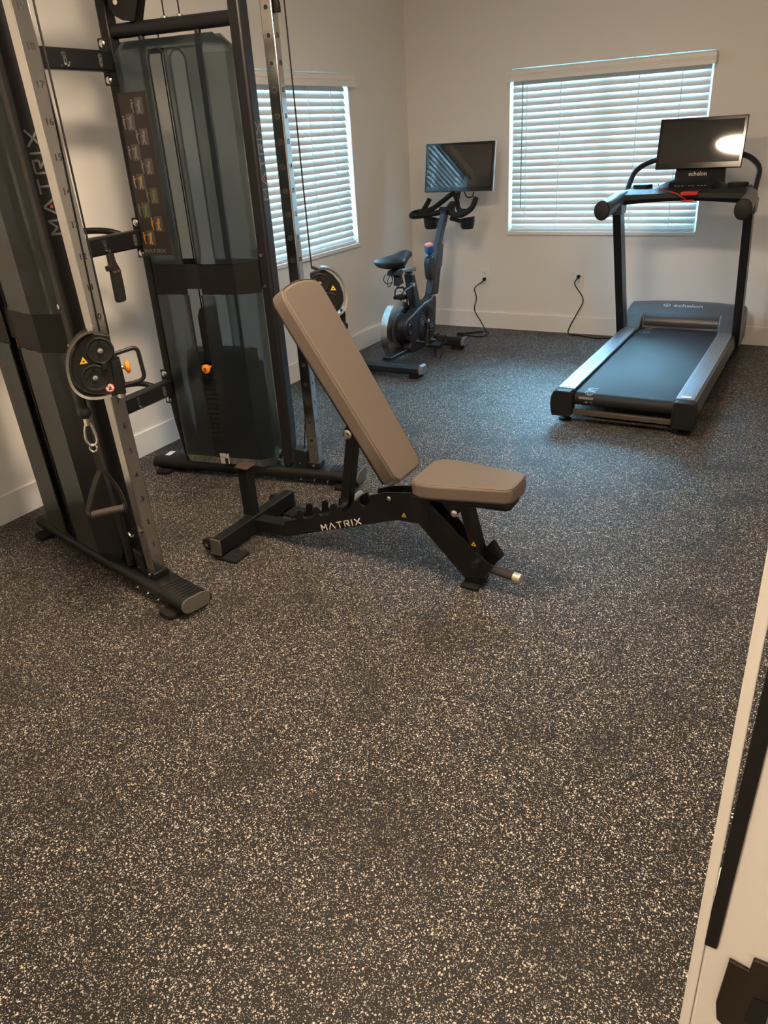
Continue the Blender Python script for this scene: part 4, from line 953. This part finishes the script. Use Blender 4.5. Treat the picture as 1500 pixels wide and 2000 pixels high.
# seat post, slider, saddle
G().prism([(-1.104,.615), (-1.035,.600), (-.955,.370), (-1.040,.350)], Y2, -.028, .028).ob('seat_post', M_BIKE, bk, bevel=.010, seg=3)
G().prism([(-1.098,.640), (-1.060,.640), (-1.045,.575), (-1.088,.575)], Y2, -.020, .020).ob('seat_tube', M_BLK2, bk, bevel=.004)
G().prism([(-1.25,.640), (-1.0,.615), (-.998,.640), (-1.248,.665)], Y2, -.022, .022).ob('seat_slider', mat('slider_grey', (.16, .18, .21), .3, .5), bk, bevel=.005)
G().prism([(-1.345,.640), (-1.225,.615), (-1.205,.650), (-1.23,.672), (-1.325,.668)], Y2, -.030, .030).ob('slider_clamp', M_BLK, bk, bevel=.006)
G().prism([(-1.27,.560), (-1.19,.565), (-1.215,.62), (-1.255,.62)], Y2, -.022, .022).ob('sensor_box', M_PLAS, bk, bevel=.004)
G().cyl(Y2(-1.20, .64, 0), Y2(-1.20, .70, 0), .016, 16).ob('saddle_stem', M_BLK2, bk)
G().cyl(Y2(-1.15, .64, .0), Y2(-1.15, .69, .0), .010, 12).ob('saddle_stem', M_BLK2, bk)
sd = G(); sts = [(-1.405,.728,.030,.018),(-1.39,.728,.090,.034),(-1.35,.732,.110,.044),(-1.29,.732,.095,.048),(-1.22,.732,.060,.060),(-1.15,.740,.036,.062),(-1.09,.748,.027,.038),(-1.05,.742,.022,.024),(-1.035,.738,.010,.010)]
vs = []; n = 16
for y, z, hw, hh in sts:
    for k in range(n):
        a = 2*math.pi*k/n; zz = math.sin(a); vs.append(Y2(y, z + hh*(zz if zz > 0 else zz*1.15)*(.55 if zz > 0 else 1) , hw*math.cos(a)))
fs = [(i*n+k, i*n+(k+1) % n, (i+1)*n+(k+1) % n, (i+1)*n+k) for i in range(len(sts)-1) for k in range(n)] + [tuple(range(n-1,-1,-1)), tuple(range((len(sts)-1)*n, len(sts)*n))]
sd.add(vs, fs).ob('saddle', mat('saddle_black', (.012, .011, .012), .5, spec=.3), bk, angle=80)
G().tube(
       [Vector((BX+.0006*i, p.y, p.z)) for i, p in enumerate(crom([V(0,-1.215,.600), V(0,-1.203,.575), V(0,-1.262,.551), V(0,-1.295,.60), V(0,-1.325,.635), V(0,-1.350,.60), V(0,-1.404,.578), V(0,-1.428,.615), V(0,-1.389,.652), V(0,-1.370,.61), V(0,-1.43,.605), V(0,-1.475,.614), V(0,-1.508,.645), V(0,-1.486,.672)], 6))], .0028, 8).ob('coiled_sensor_wire', M_RUB, bk)
G().tube([Y2(-1.10,.535,.03), Y2(-1.13,.532,.04), Y2(-1.255,.518,.045)], [.011, .009, .005], 10).ob('clamp_lever', M_BLK2, bk)
G().cyl(Y2(-1.085,.537,.02), Y2(-1.085,.537,.045), .014, 14).ob('lever_bolt', M_STEEL, bk)
# front post
G().prism([(-.790,.405), (-.668,.395), (-.605,.594), (-.700,.609)], Y2, -.030, .030).ob('front_post', M_BIKE, bk, bevel=.012, seg=3)
G().prism([(-.700,.585), (-.600,.575), (-.556,.740), (-.650,.755)], Y2, -.032, .032).ob('post_collar', mat('post_grey', (.035, .038, .047), .38), bk, bevel=.010, seg=3)
G().prism([(-.640,.735), (-.575,.730), (-.440,.935), (-.505,.945)], Y2, -.022, .022).ob('handlebar_post', mat('post_blue_grey', (.06, .07, .088), .34, .4), bk, bevel=.008, seg=3)
G().prism([(-.600,.66), (-.53,.69), (-.535,.72), (-.60,.69)], Y2, -.012, .012).ob('post_lever', M_BLK, bk, bevel=.004)
rk = G().lathe([(.012, 0), (.014, .05), (.030, .062), (.036, .085), (.034, .110)], Y2(-.735,.640,0), (0,-.12,1), 20).ob('resistance_knob', M_BLUE, bk)
G().lathe([(.033, 0), (.032, .012), (.020, .020)], Y2(-.7485,.749,0), (0,-.12,1), 20).ob('knob_top', M_PINK, rk)
G().prism([(-.774,.671), (-.795,.628), (-.776,.517), (-.690,.502), (-.697,.605), (-.72,.68)], Y2, -.026, .026).ob('knob_housing', M_BIKE, bk, bevel=.010, seg=3)
# handlebars
def H(x, z, y): return Vector((x, y, z))
hb_ = G().tube(crom([H(.776,1.045,-.47), H(.752,.975,-.50), H(.690,.935,-.54), H(.60,.935,-.48), H(.525,.950,-.44), H(.45,.940,-.48), H(.36,.930,-.54), H(.292,.930,-.55), H(.290,.945,-.50), H(.335,.952,-.46)], 6), .0195, 14).ob('handlebar', M_RUB, bk)
G().tube(crom([H(.320,.950,-.50), H(.400,.965,-.43), H(.470,1.020,-.36), H(.525,1.058,-.33), H(.570,1.035,-.36), H(.615,.975,-.43), H(.66,.955,-.48), H(.72,.955,-.50)], 6), .0180, 14).ob('handlebar', M_RUB, bk)
G().tube([H(.335,.955,-.45), H(.350,.99,-.42), H(.372,1.035,-.40)], .0175, 14).ob('bar_horn', M_RUB, bk)
G().prism([(-.50,.930), (-.42,.925), (-.30,.985), (-.31,1.01), (-.42,.965), (-.50,.960)], Y2, -.028, .028).ob('handlebar_stem', M_BLK2, bk, bevel=.006)
G().cyl(Y2(-.44,.955,-.05), Y2(-.44,.955,.06), .026, 18).ob('bar_clamp', M_PLAS, bk)
for s in (-1, 1):
    xo = BX + s*.150
    g = G(); vs = []; n = 18
    for f, r, dz in ((0, .036, 0), (.25, .044, .018), (.6, .047, .045), (1, .050, .078)):
        for k in range(n):
            a = 2*math.pi*k/n; vs.append(Vector((xo + r*1.15*math.cos(a), -.40 + r*math.sin(a), .822+dz + (.008*math.cos(a)*s if f == 1 else 0))))
    g.add(vs, [(i*n+k, i*n+(k+1) % n, (i+1)*n+(k+1) % n, (i+1)*n+k) for i in range(3) for k in range(n)] + [tuple(range(n-1,-1,-1))])
    g.ob('bottle_holder', M_BIKE, bk, angle=50)
    G().bar(Vector((BX+s*.02, -.42, .900)), Vector((xo-s*.03, -.41, .872)), .02, .028).ob('holder_arm', M_BIKE, bk, bevel=.004)
# screen of the bike
G().tube(crom([Y2(-.34,.985,.03), Y2(-.30,1.05,.035), Y2(-.285,1.12,.04), Y2(-.262,1.24,.04)], 6), .016, 14).ob('screen_arm', M_BLK2, bk)
bcx = BX+.045
screen(bk, (bcx, -.305, 1.240), .535, .332, .022, math.radians(11), math.radians(3), .030, .018, mat('silver_rim', (.55, .57, .58), .35, .3))
G().tube(crom([Vector((bcx+.03, -.285, 1.10)), Vector((bcx+.045, -.29, 1.045)), Vector((bcx+.075, -.29, 1.030)), Vector((bcx+.105, -.288, 1.045)), Vector((bcx+.110, -.285, 1.10))], 6), .0045, 8).ob('screen_cable', M_RUB, bk)

# ------------------------------------------------------------------ outlets and cords
def outlet(label, x, z):
    t = thing('wall_outlet', label, 'outlet', (x, 0, z), 'outlets on the back wall')
    G().box((x-.037, -.006, z-.059), (x+.037, 0, z+.059)).ob('cover_plate', M_TRIM, t, bevel=.003)
    for dz in (-.021, .021):
        f = G().prism(arc2(x, z+dz, .0165, 0, 360, 20, .0145)[:-1], lambda a, b, q: Vector((a, q, b)), -.0075, -.006).ob('socket_face', M_VINYLW, t)
        for dx in (-.006, .006): G().box((x+dx-.001, -.0079, z+dz-.001), (x+dx+.001, -.0074, z+dz+.007)).ob('socket_slot', M_DARK, f, smooth=False)
        G().cyl((x, -.0074, z+dz-.006), (x, -.0079, z+dz-.006), .0022, 8).ob('ground_hole', M_DARK, f)
    G().cyl((x, -.006, z), (x, -.0072, z), .003, 8).ob('cover_screw', M_STEEL, t)
outlet('white duplex wall outlet with the bike cord plugged in', .653, .414)
outlet('white duplex wall outlet with the treadmill cord plugged in', 1.421, .414)
def cord(label, plug, pts):
    c = thing('power_cord', label, 'power cord', (plug[0], 0, 0))
    p = Vector(plug)
    G().prism(arc2(0, 0, .013, 0, 360, 14)[:-1], lambda a, b, q: p + Vector((a, -q, b)), 0, .026).ob('plug', M_RUB, c, bevel=.004)
    G().tube(crom([p + V(0, -.022, -.004)] + [V(*q) for q in pts], 7), .0042, 8).ob('cable', M_RUB, c)
cord('black power cord drooping from outlet to floor behind the bike', (.653, -.008, .393),
     [(.640,-.05,.372), (.578,-.045,.321), (.590,-.035,.244), (.572,-.035,.147), (.625,-.035,.06), (.680,-.08,.010), (.720,-.155,.006), (.765,-.20,.006), (.765,-.31,.006), (.690,-.335,.006), (.600,-.285,.006), (.72,-.215,.013), (.66,-.19,.006), (.575,-.275,.008), (.545,-.38,.006), (.54,-.50,.006), (.53,-.60,.012), (.53,-.632,.04)])
cord('black power cord drooping from outlet to floor beside the treadmill', (1.421, -.008, .435),
     [(1.415,-.05,.418), (1.404,-.045,.378), (1.470,-.035,.268), (1.430,-.035,.165), (1.375,-.04,.050), (1.385,-.075,.008), (1.47,-.09,.006), (1.60,-.14,.006), (1.69,-.12,.006), (1.78,-.13,.006), (1.84,-.20,.006)])
